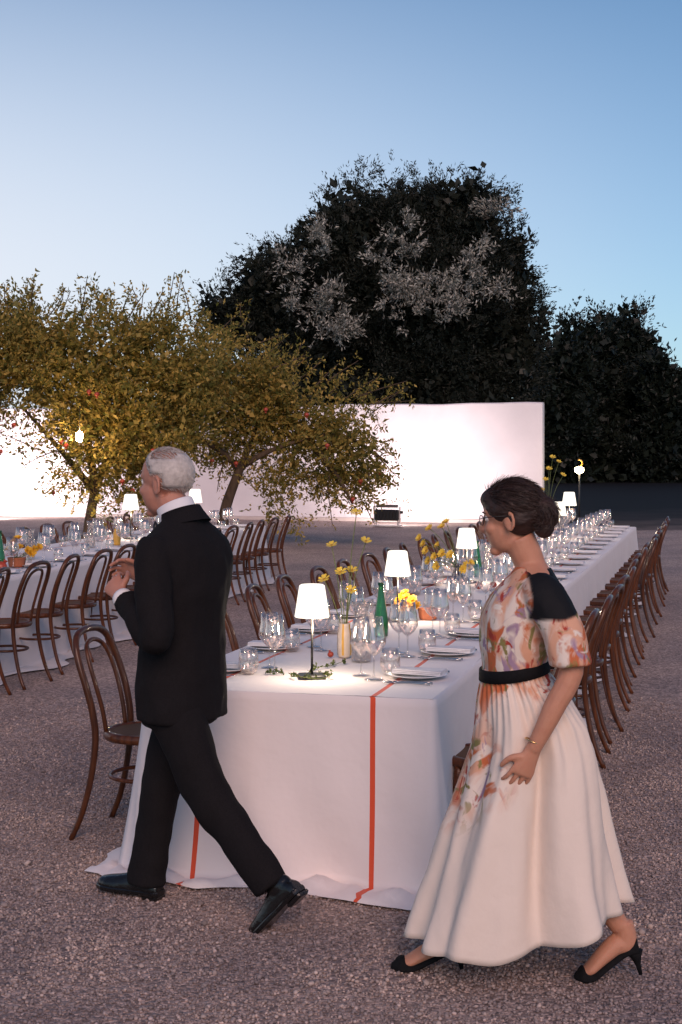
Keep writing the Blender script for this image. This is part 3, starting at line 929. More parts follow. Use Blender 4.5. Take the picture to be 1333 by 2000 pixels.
# ------------------------------------------------------------------ floodlights washing the wall
def floodlight(label, x, y, rz, power, tilt):
    t = thing('floodlight', label, 'floodlight', (x, y, 0), rz, 'floodlights at the foot of the wall')
    b = MB()
    b.box((0, 0, .035), (.66, .34, .03), bev=.01)
    b.box((-.27, 0, .10), (.03, .05, .13)); b.box((.27, 0, .10), (.03, .05, .13))
    b.build('base_tray', plain('pale_metal', (0.55, 0.5, 0.48), .5, metal=.2), t, smooth=False)
    b = MB()
    b.box((0, 0, .29), (.60, .20, .27), bev=.03)
    for k in range(7):
        b.box((-.24 + .08 * k, -.115, .29), (.012, .04, .22))
    b.build('housing', M['black_metal'], t, smooth=False)
    b = MB(); b.box((0, 0.0, .505), (.54, .11, .075), bev=.015); b.build('top_bar', plain('grey_metal', (.16, .13, .12), .5, metal=.3), t, smooth=False)
    py_ = plain('pale_yoke', (.6, .56, .54), .4, metal=.3)
    for sx in (-.32, .32):
        b = MB(); b.box((sx, 0, .30), (.025, .06, .40)); b.build('yoke_arm', py_, t, smooth=False)
    b = MB(); b.box((.37, -.02, .36), (.07, .03, .07), rz=.5); b.build('side_knob', M['black_metal'], t, smooth=False)
    b = MB(); b.box((0, .106, .29), (.54, .012, .22)); b.build('lens', M['flood'], t, smooth=False)
    L = bpy.data.lights.new('flood_lamp', 'SPOT'); L.energy = power; L.color = (1.0, .86, .86); L.spot_size = R(140); L.spot_blend = 1.0; L.shadow_soft_size = .2
    lo = bpy.data.objects.new('flood_lamp', L); COL.objects.link(lo); lo.parent = t
    lo.location = (0, .2, .42); lo.rotation_euler = (R(90 + tilt), 0, 0)
    return t


floodlight('black floodlight standing before the wall right of the pomegranate tree', 1.11, 34.2, R(-20), 650, 18)
floodlight('floodlight behind the left table washing the left end of the wall', -9.7, 37.6, R(-14), 1500, 20)

# post lamp far right
pl = thing('garden_lamp', 'small glowing garden lamp on a post beyond the end of the wall', 'lamp', (5.93, 36.0 - .6, 0))
_b = MB(); _b.tube([(0, 0, 0), (0, 0, 1.27)], .025, 8); _b.lathe([(.09, 0), (.09, .02), (.03, .03)], 12); _b.build('post', M['black_metal'], pl)
_b = MB(); _b.lathe([(.02, 1.27), (.10, 1.31), (.12, 1.37), (.10, 1.42), (.03, 1.44)], 12); _b.build('globe', M['bulb'], pl)
_b = MB(); _b.tube(spline([(0.02, 0, 1.44), (.07, 0, 1.52), (.05, 0, 1.60), (-.03, 0, 1.62)], 4), .018, 6); _b.build('hanger', M['ochre'], pl)
# lantern among the leaves
M['lantern'] = emit('lit_lantern', (1.0, 0.72, 0.36), 260.0)
ln = thing('hanging_lantern', 'tiny lit lantern hanging among the leaves of the left tree', 'lantern', px(156, 852, BD - 1.55))
_b = MB(); _b.lathe([(.015, -.09), (.05, -.08), (.055, .05), (.02, .08)], 10); _b.build('globe', M['lantern'], ln)
_b = MB(); _b.tube([(0, 0, .08), (0.01, 0, .5)], .006, 5); _b.build('cord', M['black_metal'], ln)


# ------------------------------------------------------------------ tables and cloths
def tablecloth(name, label, Lg, W, h, loc, rz, seed, near_step=.03):
    rs = random.Random(seed)
    ph = [rs.uniform(0, 6.28) for _ in range(12)]
    # perimeter, starting at the near end, counter-clockwise: (x, y, nx, ny, u, arc)
    hw = W / 2
    per = []
    def seg(a, b, step, nrm):
        l = math.hypot(b[0] - a[0], b[1] - a[1]); k = max(2, int(l / step))
        for i in range(k):
            t = i / k
            per.append((a[0] + (b[0] - a[0]) * t, a[1] + (b[1] - a[1]) * t, nrm[0], nrm[1]))
    def corner(cx, cy, a0):
        for k in range(7):
            a = R(a0 + 90 * k / 7)
            per.append((cx + .03 * math.cos(a), cy + .03 * math.sin(a), math.cos(a), math.sin(a)))
    r = .03
    seg((-hw + r, 0), (hw - r, 0), near_step, (0, -1))
    corner(hw - r, r, -90)
    seg((hw, r), (hw, Lg - r), .07, (1, 0))
    corner(hw - r, Lg - r, 0)
    seg((hw - r, Lg), (-hw + r, Lg), .07, (0, 1))
    corner(-hw + r, Lg - r, 90)
    seg((-hw, Lg - r), (-hw, r), .07, (-1, 0))
    corner(-hw + r, r, 180)
    n = len(per)
    def cn(x, y):   # closeness to a corner
        d = min(math.hypot(x - sx * hw, y - sy) for sx in (-1, 1) for sy in (0, Lg))
        return math.exp(-(d / .16) ** 2)
    verts, U, rows = [], [], []
    top = []
    for (x, y, nx, ny) in per:
        top.append(len(verts)); verts.append((x * .985, y + (-.0 if False else .0), h)); U.append(x)
    rows.append(top)
    K = 22
    for k in range(K + 1):
        t = k / K
        row = []
        for i, (x, y, nx, ny) in enumerate(per):
            arc = x * (abs(ny)) + y * abs(nx)
            c = cn(x, y)
            f1 = math.sin(arc * 9 + ph[0] + math.sin(arc * 2.3 + ph[1]) * 1.6)
            f2 = math.sin(arc * 23 + ph[2] + 1.1 * math.sin(arc * 5 + ph[3]))
            side = abs(nx) > .9
            amp = (.020 if side else .012) * (t ** 1.3)
            out = .004 + .035 * t + amp * (f1 * .8 + f2 * .45) + c * (.045 * t ** 1.4)
            out += .02 * t * t * math.sin(arc * 3.1 + ph[5])
            if not side and ny < 0:
                out += .0045 * math.exp(-((x + .13) / .018) ** 2) + .0035 * math.exp(-((x - .47) / .016) ** 2)
                out += .035 * t ** 3 * math.sin(7.5 * x + 2.2 * t + 1.1) * (1 - c) + .018 * t ** 2 * math.sin(17 * x - 5 * t)
            z = h - .004 - (h - .02) * t
            row.append(len(verts))
            verts.append((x + nx * out, y + ny * out, z))
            U.append(x + nx * (h * t + .001) * (1 if side else 0))
        rows.append(row)
    for k, (ex, zz) in enumerate(((.035, .030), (.075, .022), (.115, .012), (.125, .006))):
        row = []
        for i, (x, y, nx, ny) in enumerate(per):
            arc = x * (abs(ny)) + y * abs(nx)
            c = cn(x, y)
            b0 = verts[rows[K + 1][i]]
            w = 1 + .5 * math.sin(arc * 4.1 + ph[6]) + .35 * math.sin(arc * 9.7 + ph[7] + 1.3 * math.sin(arc * 3)) + .25 * c
            w = max(.25, w)
            zb = max(.013, zz + .004 + .012 * math.sin(arc * 19 + ph[8] + k) * (1 if k < 3 else 0) + .01 * math.sin(arc * 41 + ph[9]) * (1 if k < 2 else 0))
            sh = .012 * math.sin(arc * 30 + k * 1.7)
            row.append(len(verts))
            verts.append((b0[0] + nx * ex * w + abs(ny) * (sh - .02 * (k > 0)), b0[1] + ny * ex * w + abs(nx) * sh, zb))
            side = abs(nx) > .9
            U.append(U[rows[K + 1][i]] + nx * ex * w * (1 if side else 0))
        rows.append(row)
    faces = [tuple(reversed(rows[0]))[::-1]]
    for a, b in zip(rows[:-1], rows[1:]):
        for j in range(n):
            j2 = (j + 1) % n
            faces.append((a[j], b[j], b[j2], a[j2]))
    # flat top as strips so the stripes stay straight
    top_face = faces.pop(0)
    xs = sorted(set([-hw * .985, hw * .985] + [-.3675, -.3465, .3465, .3675] + [-hw * .985 + i * (hw * 1.97) / 16 for i in range(17)]))
    ys = [i * Lg / 120 for i in range(121)]
    o = len(verts)
    for yy in ys:
        for xx in xs:
            verts.append((xx, min(max(yy, .0), Lg), h + .0012 * math.sin(yy * 3.7 + xx * 5) + .0005 * math.sin(yy * 17 + xx * 23))); U.append(xx)
    nx_ = len(xs)
    for j in range(120):
        for i in range(nx_ - 1):
            faces.append((o + j * nx_ + i, o + j * nx_ + i + 1, o + (j + 1) * nx_ + i + 1, o + (j + 1) * nx_ + i))
    me = bpy.data.meshes.new(name)
    me.from_pydata(verts, [], faces)
    uv = me.uv_layers.new(name='across')
    li = np.zeros(len(me.loops), dtype=np.int32); me.loops.foreach_get('vertex_index', li)
    Ua = np.array(U)[li]
    uv.data.foreach_set('uv', np.stack([Ua, np.zeros_like(Ua)], 1).ravel())
    sm = [True] * len(me.polygons)
    me.polygons.foreach_set('use_smooth', sm)
    me.materials.append(M['linen'])
    me.update()
    ob = link(name, me)
    ob.location = (loc[0], loc[1], 0)
    ob.rotation_euler = (0, 0, rz)
    return tag(ob, label, 'tablecloth')


def trestle(label, Lg, W, h, loc, rz):
    t = thing('banquet_table', label, 'table', (loc[0], loc[1], 0), rz)
    b = MB(); b.box((0, Lg / 2, h - .025), (W - .05, Lg - .06, .03)); b.build('tabletop', M['bark'], t, smooth=False)
    for y in (.4, Lg / 2, Lg - .4):
        for x in (-W / 2 + .15, W / 2 - .15):
            b = MB(); b.tube([(x, y, 0), (x, y, h - .04)], .02, 8); b.build('leg', M['black_metal'], t)


TH = .75
class Table:
    def __init__(s, org, ang, W, L):
        s.o = Vector((org[0], org[1], 0)); s.rz = R(ang); s.W = W; s.L = L
        s.ax = Vector((-math.sin(s.rz), math.cos(s.rz), 0)); s.n = Vector((math.cos(s.rz), math.sin(s.rz), 0))
    def at(s, x, y, z=TH + .004):
        p = s.o + s.n * x + s.ax * y
        return (p.x, p.y, z)


TA = Table((-.22, 5.6135), -14.815, 1.2, 14.0)
TB = Table((-3.76, 8.117), -10.39, 1.3, 11.6)
tablecloth('tablecloth', 'white floor-length cloth with orange stripes on the long right-hand table', TA.L, TA.W, TH, TA.o, TA.rz, 4)
tablecloth('tablecloth', 'white floor-length cloth on the table at the left by the trees', TB.L, TB.W, TH, TB.o, TB.rz, 9, .07)
trestle('long banquet table hidden under the orange-striped cloth', TA.L, TA.W, TH - .006, TA.o, TA.rz)
trestle('long banquet table hidden under the left-hand cloth', TB.L, TB.W, TH - .006, TB.o, TB.rz)


# ------------------------------------------------------------------ bentwood chairs
def make_chair():
    t = thing('bentwood_chair', 'x', 'chair')
    # back hoop running down into both rear legs
    half = [(.205, -.285, 0), (.196, -.235, .12), (.186, -.196, .28), (.182, -.178, .44), (.186, -.19, .56), (.19, -.222, .68), (.185, -.258, .78), (.160, -.285, .855), (.105, -.300, .893), (.0, -.305, .905)]
    left = [(-a, b_, c) for a, b_, c in half[:-1]]
    path = spline(left + half[::-1], 4)
    k = len(path)
    rad = [.0165 - .0035 * max(0, 1 - min(i, k - 1 - i) / 14) for i in range(k)]
    b = MB(); b.tube(path, rad, 8); b.build('back_hoop', M['wood'], t)
    ih = [(.100, -.165, .455), (.105, -.182, .56), (.112, -.215, .68), (.105, -.250, .78), (.075, -.275, .836), (0, -.285, .855)]
    b = MB(); b.tube(spline([(-a, y, z) for a, y, z in ih[:-1]] + ih[::-1], 4), .0105, 7); b.build('inner_hoop', M['wood'], t)
    b = MB(); b.lathe([(.150, .430), (.200, .430), (.207, .444), (.205, .460), (.196, .468), (.178, .468), (.174, .460)], 24, cap=False)
    s = b.build('seat_ring', M['wood'], t)
    b = MB(); b.lathe([(.0, .462), (.10, .460), (.178, .4615)], 24, cap=False); b.build('cane_panel', M['cane'], s)
    for sx in (-1, 1):
        b = MB(); p = spline([(sx * .135, .125, .44), (sx * .150, .140, .25), (sx * .175, .172, 0)], 4)
        b.tube(p, [.018, .018, .0175, .017, .0165, .016, .015, .014, .0125], 8); b.build('leg', M['wood'], t)
    b = MB(); b.tube([(.158 * math.cos(a), -.02 + .158 * math.sin(a), .262) for a in [2 * PI * i / 22 for i in range(22)]], .0095, 6, closed=True, flat=1.0)
    b.build('leg_ring', M['wood'], t)
    return t


chair0 = make_chair()
used = [False]


def put_chair(p, face, label, group):
    c = chair0 if not used[0] else copy_tree(chair0)
    used[0] = True
    c.location = (p[0], p[1], 0)
    c.rotation_euler = (0, 0, math.atan2(face.y, face.x) - PI / 2 + rnd.uniform(-.12, .12))
    c['label'] = label; c['group'] = group


for i in range(19):
    p = TA.at(TA.W / 2 + .155 + rnd.uniform(-.025, .03), .42 + .72 * i + rnd.uniform(-.03, .03))
    put_chair(p, -TA.n, 'bentwood chair on the right side of the orange-striped table, %s from the near end' % ORD[i + 1], 'chairs along the right side of the striped table')
for i in range(19):
    p = TA.at(-TA.W / 2 - (.205 if i == 0 else .155 + rnd.uniform(-.025, .03)), .58 + .72 * i + rnd.uniform(-.03, .03))
    put_chair(p, TA.n, 'bentwood chair on the left side of the orange-striped table, %s from the near end' % ORD[i + 1], 'chairs along the left side of the striped table')
for i in range(14):
    p = TB.at(TB.W / 2 + .14 + rnd.uniform(-.025, .03), 11.0 - .70 * i + rnd.uniform(-.03, .03))
    put_chair(p, -TB.n, 'bentwood chair on the near side of the left table, %s from its far end' % ORD[i + 1], 'chairs along the near side of the left table')
for i in range(12):
    p = TB.at(-TB.W / 2 - .14 + rnd.uniform(-.025, .03), 10.9 - .70 * i + rnd.uniform(-.03, .03))
    put_chair(p, TB.n, 'bentwood chair behind the left table against the bright wall, %s from its far end' % ORD[i + 1], 'chairs along the back of the left table')


# ------------------------------------------------------------------ tableware
def glass_meshes():
    bowl = [(.0042, .088), (.012, .092), (.030, .108), (.0455, .132), (.0475, .140), (.0445, .158), (.038, .195), (.0335, .232), (.0325, .232), (.037, .195), (.0433, .158), (.046, .140), (.044, .133), (.029, .110), (.011, .0945), (.001, .092)]
    b = MB(); b.lathe(bowl, 20, cap=False); mb = b.mesh('bowl'); mb.materials.append(M['glass'])
    b = MB(); b.lathe([(.0, .0), (.036, .0), (.037, .0015), (.030, .003), (.010, .006), (.0048, .012), (.0035, .03), (.0035, .07), (.0045, .089), (0, .09)], 16, cap=False); ms = b.mesh('stem'); ms.materials.append(M['stemglass'])
    b = MB(); b.lathe([(.0, .0), (.026, .0), (.037, .012), (.0435, .038), (.0415, .07), (.036, .108), (.035, .108), (.0400, .07), (.0420, .039), (.035, .016), (.022, .010), (0, .009)], 20, cap=False); mt = b.mesh('tumbler'); mt.materials.append(M['glass'])
    return mb, ms, mt


g_bowl, g_stem, g_tumbler = glass_meshes()
g_whole = None
_b = MB(); _b.lathe([(.0, .0), (.036, .0), (.037, .0015), (.010, .006), (.0045, .012), (.0035, .07), (.0045, .089), (.012, .092), (.030, .108), (.0455, .132), (.0475, .140), (.0445, .158), (.038, .195), (.0335, .232), (.0325, .232), (.0433, .158), (.044, .133), (.011, .0945), (.001, .092)], 14, cap=False)
g_whole = _b.mesh('wine_glass'); g_whole.materials.append(M['glass'])


def wine_glass(p, label, group, parts):
    sc_ = rnd.uniform(1.03, 1.10)
    if parts:
        t = thing('wine_glass', label, 'wine glass', p, rnd.uniform(0, 6), group)
        link('bowl', g_bowl, t); link('stem', g_stem, t)
    else:
        t = link('wine_glass', g_whole); t.location = p; tag(t, label, 'wine glass', group)
    t.scale = (sc_, sc_, sc_ * rnd.uniform(.98, 1.04))


def tumbler(p, label, group):
    t = link('tumbler', g_tumbler); t.location = p; tag(t, label, 'tumbler', group)


_b = MB(); _b.lathe([(0, .004), (.075, .003), (.085, .006), (.118, .014), (.130, .0165), (.131, .0185), (.118, .0175), (.086, .010), (.075, .007), (0, .0075)], 28, cap=False)
m_plate = _b.mesh('plate'); m_plate.materials.append(M['porcelain'])


def m_fork():
    b = MB()
    b.tube(spline([(0, -.10, .004), (0, -.03, .006), (0, .03, .005), (0, .055, .006)], 3), [.0045, .0042, .004, .0035, .003, .0028, .0028, .003, .005, .007], 6, flat=.5)
    for x in (-.007, -.0023, .0023, .007):
        b.tube([(x * .8, .053, .006), (x, .07, .0045), (x, .098, .009)], [.0018, .0016, .001], 5)
    me = b.mesh('fork'); me.materials.append(M['steel']); return me


def m_knife():
    b = MB()
    b.tube([(0, -.11, .004), (0, -.06, .006), (0, .0, .006), (0, .01, .006)], [.004, .0055, .0048, .003], 7)
    b.add([(-.002, .005, .006), (.008, .02, .006), (.009, .09, .006), (.0, .118, .006), (-.003, .1, .006), (-.003, .02, .006),
           (-.002, .005, .0075), (.008, .02, .0066), (.009, .09, .0066), (.0, .118, .0068), (-.003, .1, .0075), (-.003, .02, .0075)],
          [(5, 4, 3, 2, 1, 0), (6, 7, 8, 9, 10, 11), (0, 1, 7, 6), (1, 2, 8, 7), (2, 3, 9, 8), (3, 4, 10, 9), (4, 5, 11, 10), (5, 0, 6, 11)])
    me = b.mesh('knife'); me.materials.append(M['steel']); return me


fork_me, knife_me = m_fork(), m_knife()
_b = MB()
for k in range(3):
    z = .010 + .006 * k
    _b.add([(-.055 + .004 * k, -.105, z), (.055 - .003 * k, -.108, z + .002), (.052 - .004 * k, .10, z + .001), (-.056 + .006 * k, .106, z + .003),
            (-.055 + .004 * k, -.105, z + .005), (.055 - .003 * k, -.108, z + .007), (.052 - .004 * k, .10, z + .006), (-.056 + .006 * k, .106, z + .008)],
           [(3, 2, 1, 0), (4, 5, 6, 7), (0, 1, 5, 4), (1, 2, 6, 5), (2, 3, 7, 6), (3, 0, 4, 7)])
m_nap = _b.mesh('napkin', False); m_nap.materials.append(M['napkin'])


def lay(name, me, T, x, y, rot, label, cat, group, z=TH + .003):
    o = link(name, me); o.location = T.at(x, y, z); o.rotation_euler = (0, 0, T.rz + rot); tag(o, label, cat, group)
    return o


def setting(T, side, i, y, tname, full, parts, flat=True):
    """side +1: diner sits on the right edge"""
    e = T.W / 2 * side
    sd_name = {1: 'right', -1: 'left'}[side] if tname.startswith('striped') else {1: 'near', -1: 'back'}[side]
    where = '%s place setting, %s side of the %s' % (ORD[i + 1], sd_name, tname)
    grp = 'place settings on the %s side of the %s' % (sd_name, tname)
    rot = PI / 2 if side > 0 else -PI / 2     # local +y points into the table
    if flat:
        lay('plate', m_plate, T, e - side * .175, y, 0, 'white dinner plate, ' + where, 'plate', grp)
        n = lay('napkin', m_nap, T, e - side * .165, y + .01, rot + .12 * rnd.uniform(-1, 1), 'folded pale napkin on plate, ' + where, 'napkin', grp)
        n.location.z += .006
    if full:
        lay('fork', fork_me, T, e - side * .175, y - side * .165, rot + rnd.uniform(-.05, .05), 'inner fork, ' + where, 'fork', grp)
        lay('fork', fork_me, T, e - side * .180, y - side * .195, rot + rnd.uniform(-.05, .05), 'outer fork, ' + where, 'fork', grp)
        lay('knife', knife_me, T, e - side * .175, y + side * .165, rot + rnd.uniform(-.05, .05), 'table knife, ' + where, 'knife', grp)
    j = lambda: rnd.uniform(-.015, .015)
    wine_glass(T.at(e - side * (.335 + j()), y - side * .12 + j()), 'outer wine glass, ' + where, grp, parts)
    wine_glass(T.at(e - side * (.405 + j()), y - side * .01 + j()), 'inner wine glass, ' + where, grp, parts)
    tumbler(T.at(e - side * (.295 + j()), y + side * .045 + j()), 'stemless tumbler, ' + where, grp)


for i in range(19):
    setting(TA, 1, i, .50 + .72 * i, 'striped table', i < 9, i < 8)
for i in range(19):
    setting(TA, -1, i, .47 + .72 * i, 'striped table', i < 4, i < 8, i < 10)
for i in range(14):
    setting(TB, 1, i, 11.05 - .70 * i, 'left table', i > 4, False)
for i in range(13):
    setting(TB, -1, i, 11.0 - .70 * i, 'left table', False, False, False)


def table_lamp(T, x, y, label, k=1.0, h=.394):
    t = thing('table_lamp', label, 'lamp', T.at(x, y, TH + .002), rnd.uniform(0, .4), 'lit cordless table lamps')
    s = k
    b = MB(); b.box((0, 0, .008 * s), (.115 * s, .115 * s, .014 * s), bev=.005); b.tube([(0, 0, .014 * s), (0, 0, (h - .10) * 1)], .0052 * s, 8); b.build('stand', M['black_metal'], t)
    top = h
    b = MB(); b.lathe([(.0, top - .137 * s), (.071 * s, top - .138 * s), (.0735 * s, top - .136 * s), (.0535 * s, top - .006 * s), (.046 * s, top - .001 * s), (.0, top)], 28, cap=False)
    b.build('lamp_shade', M['shade'], t)
    L = bpy.data.lights.new('lamp_bulb', 'POINT'); L.energy = 6.0 * s * s; L.color = (1.0, .80, .60); L.shadow_soft_size = .03 * s
    lo = bpy.data.objects.new('lamp_bulb', L); COL.objects.link(lo); lo.parent = t; lo.location = (.02, -.012, top - .175 * s)


table_lamp(TA, .0, .383, 'lit white table lamp nearest the camera, leafy sprig round its foot')
table_lamp(TA, -.10, 2.49, 'lit white table lamp behind the green bottle and yellow flower pot', 1.03, .40)
table_lamp(TA, -.14, 5.02, 'lit white table lamp beside the vase of yellow flowers', 1.08, .405)
table_lamp(TA, -.10, 7.7, 'lit table lamp hidden behind the head of the woman', 1.1, .42)
table_lamp(TA, -.10, 11.0, 'lit table lamp just right of the hair bun of the woman', 1.15, .42)
table_lamp(TA, -.22, 13.35, 'lit table lamp at the far end of the striped table', 1.3, .475)
table_lamp(TB, -.10, 8.15, 'lit table lamp left of the grey-haired man on the left table', 1.3, .51)
table_lamp(TB, -.10, 10.75, 'lit table lamp right behind the grey head of the man', 1.3, .51)


# ------------------------------------------------------------------ bottles, vases, flowers
def lathe_thing(name, label, cat, prof, mat, p, n=24, group=None):
    b = MB(); b.lathe(prof, n, cap=False)
    o = b.build(name, mat); o.location = p
    return tag(o, label, cat, group)


BOT = [(0, .003), (.028, 0), (.037, .006), (.039, .05), (.038, .085), (.030, .135), (.020, .20), (.0135, .245), (.0125, .262), (.0145, .264), (.0145, .276), (.011, .278), (.0, .277)]


def bottle(T, x, y, label, k=1.0):
    t = thing('green_bottle', label, 'bottle', T.at(x, y), 0, 'green glass bottles')
    b = MB(); b.lathe([(r * k, z * k) for r, z in BOT], 20, cap=False); b.build('glass_body', M['greenglass'], t)
    b = MB(); b.lathe([(.0, .279 * k), (.0155 * k, .279 * k), (.0158 * k, .266 * k), (.0152 * k, .265 * k)], 14, cap=False); b.build('cap', plain('green_cap', (.01, .07, .03), .35, metal=.5), t)


bottle(TA, -.03, 1.78, 'green glass bottle between carafe and terracotta flower pot')
bottle(TA, -.15, 5.55, 'green glass bottle beside the third table lamp')
bottle(TB, .28, 3.72, 'green glass bottle on the left table beside pomegranates', 1.15)

CAR = [(0, .004), (.04, 0), (.046, .006), (.046, .07), (.040, .15), (.031, .20), (.030, .215), (.038, .255), (.045, .27), (.043, .27), (.036, .254), (.028, .215), (.029, .2), (.038, .15), (.043, .07), (.042, .012), (0, .01)]
lathe_thing('carafe', 'ribbed pressed-glass carafe beside the cream striped vase', 'carafe', CAR, M['cutglass'], TA.at(.085, .90), 28, 'glass carafes')
lathe_thing('carafe', 'pressed-glass carafe near the third table lamp', 'carafe', CAR, M['cutglass'], TA.at(-.02, 5.30), 24, 'glass carafes')
lathe_thing('carafe', 'pressed-glass carafe between the two farthest lamps', 'carafe', CAR, M['cutglass'], TA.at(-.14, 11.9), 20, 'glass carafes')
lathe_thing('carafe', 'pressed-glass carafe on the left table behind yellow flowers', 'carafe', CAR, M['cutglass'], TB.at(.05, 4.9), 20, 'glass carafes')
lathe_thing('carafe', 'pressed-glass carafe in the middle of the left table', 'carafe', CAR, M['cutglass'], TB.at(.0, 6.6), 20, 'glass carafes')

vz = thing('cream_vase', 'slim cream vase with a yellow stripe behind the nearest lamp', 'vase', TA.at(-.02, 1.0))
_b = MB(); _b.lathe([(0, .003), (.026, 0), (.032, .01), (.034, .06), (.032, .11), (.026, .145), (.027, .158), (.024, .158), (.023, .14), (.028, .1), (.029, .02), (0, .01)], 24, cap=False); _b.build('vase_body', M['cream'], vz)
_b = MB()
for k in range(5):
    a = -.55 + 2 * PI * k / 5
    prof = [(.0328, .012), (.0348, .06), (.0328, .11), (.0268, .145), (.0276, .156)]
    v_ = []
    for r, z in prof:
        v_ += [(r * math.cos(a - .15), r * math.sin(a - .15), z), (r * math.cos(a + .15), r * math.sin(a + .15), z)]
    _b.add(v_, [(2 * i, 2 * i + 1, 2 * i + 3, 2 * i + 2) for i in range(4)])
_b.build('stripes', M['ochre'], vz)

sv = thing('striped_vase', 'bulbous clear vase with navy stripes holding yellow flowers', 'vase', TA.at(.0, 3.85))
SVP = [(.036, .0), (.050, .03), (.054, .07), (.046, .125), (.030, .17), (.021, .20), (.026, .228)]
_b = MB(); _b.lathe([(0, .002)] + SVP + [(r - .003, z) for r, z in SVP[::-1]] + [(0, .006)], 24, cap=False); _b.build('vase_body', M['cutglass'], sv)
_b = MB()
for k in range(9):
    a = 2 * PI * k / 9
    v_ = []
    for r, z in SVP:
        r2 = r + .0012
        v_ += [(r2 * math.cos(a - .09), r2 * math.sin(a - .09), z), (r2 * math.cos(a + .09), r2 * math.sin(a + .09), z)]
    _b.add(v_, [(2 * i, 2 * i + 1, 2 * i + 3, 2 * i + 2) for i in range(len(SVP) - 1)])
_b.build('stripes', M['navy'], sv)


def blossom_mesh(name, n, r, mat, cup=.25, layers=1):
    b = MB()
    rs = random.Random(n * 7 + layers)
    for ly in range(layers):
        for k in range(n):
            a = 2 * PI * (k + .5 * ly) / n + rs.uniform(-.1, .1)
            rr = r * (1 - .22 * ly) * rs.uniform(.9, 1.1); w = 1.25 * PI * rr / n
            ca, sa = math.cos(a), math.sin(a)
            def pt(u, v, z): return (u * ca - v * sa, u * sa + v * ca, z)
            c = (cup + .35 * ly) * rr + rs.uniform(-.1, .1) * rr
            b.add([pt(.12 * rr, 0, 0), pt(.5 * rr, -w * .42, c * .35), pt(.5 * rr, w * .42, c * .35), pt(.88 * rr, -w * .5, c * .85), pt(.88 * rr, w * .5, c * .85), pt(rr, -w * .2, c), pt(rr, w * .2, c * .95), pt(.55 * rr, 0, c * .25)],
                  [(0, 1, 7), (0, 7, 2), (1, 3, 7), (7, 4, 2), (3, 5, 7), (5, 6, 7), (6, 4, 7)])
    b.mi = 1
    b.ell((0, 0, .06 * r), (.2 * r, .2 * r, .14 * r), nu=8, nv=5)
    me = b.mesh(name); me.materials.append(mat); me.materials.append(M['heart'])
    return me


cosmos = blossom_mesh('blossom', 8, .032, M['yellow'])
ranun = blossom_mesh('blossom', 9, .036, M['yellow'], .3, 3)
marig = blossom_mesh('blossom', 9, .036, M['amber'], .25, 4)


def flower(root, tip, me, label, group, scale=1.0, bend=.3, r=.0022):
    t = thing('yellow_flower', label, 'flower', root, 0, group)
    d = Vector(tip) - Vector(root)
    mid = d * .55 + Vector((0, 0, d.length * bend * .4)) - Vector((d.x, d.y, 0)) * bend * .5
    pts = spline([Vector((0, 0, 0)), mid, d], 6)
    b = MB(); b.tube(pts, r, 5); b.build('stem', M['stem'], t)
    o = link('blossom', me, t, pts[-1])
    dr = (pts[-1] - pts[-2]).normalized()
    fwd = (dr + Vector((-.1, -.75, .25))).normalized()
    o.rotation_euler = fwd.to_track_quat('Z', 'Y').to_euler()
    o.scale = (scale,) * 3
    return t


def bunch(T, x, y, zroot, tips, me, desc, group, scale=1.0, bend=.3):
    base = Vector(T.at(x, y, TH + zroot))
    tips = sorted(tips, key=lambda q: q[0])
    for i, (dx, dy, dz) in enumerate(tips):
        tip = base + Vector((dx, dy, dz))
        flower(base + Vector((rnd.uniform(-.008, .008), rnd.uniform(-.008, .008), 0)), tip, me, '%s, %s from the left' % (desc, ORD[i + 1]), group, scale * rnd.uniform(.85, 1.12), bend)


bunch(TA, -.02, 1.0, .12, [(-.095, 0, .245), (-.018, -.02, .28), (.035, .02, .285), (.03, -.02, .195), (.055, .03, .55), (-.06, .05, .40), (.10, .03, .42)], cosmos, 'yellow cosmos flower in the slim cream vase', 'cosmos in the cream vase', .85, .1)
bunch(TA, .0, 3.85, .20, [(-.25, 0, .20), (-.21, -.05, .12), (-.18, .05, .26), (-.155, -.05, .08), (-.13, .03, .15), (-.105, -.05, .10), (-.19, .0, .05), (-.07, .06, .30), (-.10, .04, .27), (-.14, -.06, .02), (.05, -.05, .02), (.085, -.03, .04), (.03, -.07, .0), (-.05, -.04, .09), (-.22, .03, .16)], ranun, 'yellow ranunculus flower in the navy-striped vase', 'ranunculus in the striped vase', .8, .15)

def pot_of_flowers(T, x, y, label, n, k=1.0):
    lathe = [(0, .003), (.048, 0), (.052, .01), (.060, .058), (.062, .060), (.058, .062), (.05, .055), (0, .050)]
    lathe_thing('terracotta_pot', label, 'pot', [(r * k, z * k) for r, z in lathe], M['terracotta'], T.at(x, y), 20, 'terracotta flower pots')


pot_of_flowers(TA, .05, 2.62, 'low terracotta pot behind the green bottle on the striped table', 0)
bunch(TA, -.02, 2.60, .03, [(-.10, -.02, .075), (-.075, -.05, .04), (-.055, 0, .10), (-.045, -.05, .06), (-.02, -.04, .09), (-.085, .02, .095), (.0, -.03, .055), (-.06, .03, .12)], marig, 'amber marigold by the terracotta pot on the striped table', 'marigolds by the terracotta pot', .85, .1)
pot_of_flowers(TB, .30, 4.02, 'terracotta pot with amber flowers on the left table', 0, 1.3)
bunch(TB, .30, 4.02, .06, [(-.06, 0, .10), (-.02, -.03, .15), (.02, .0, .11), (.10, -.02, .08), (.15, 0, .09), (.19, .0, .11), (.0, .03, .18), (-.03, .02, .06), (.13, -.03, .06)], marig, 'amber marigold in the pot on the left table', 'marigolds on the left table', 1.05, .1)
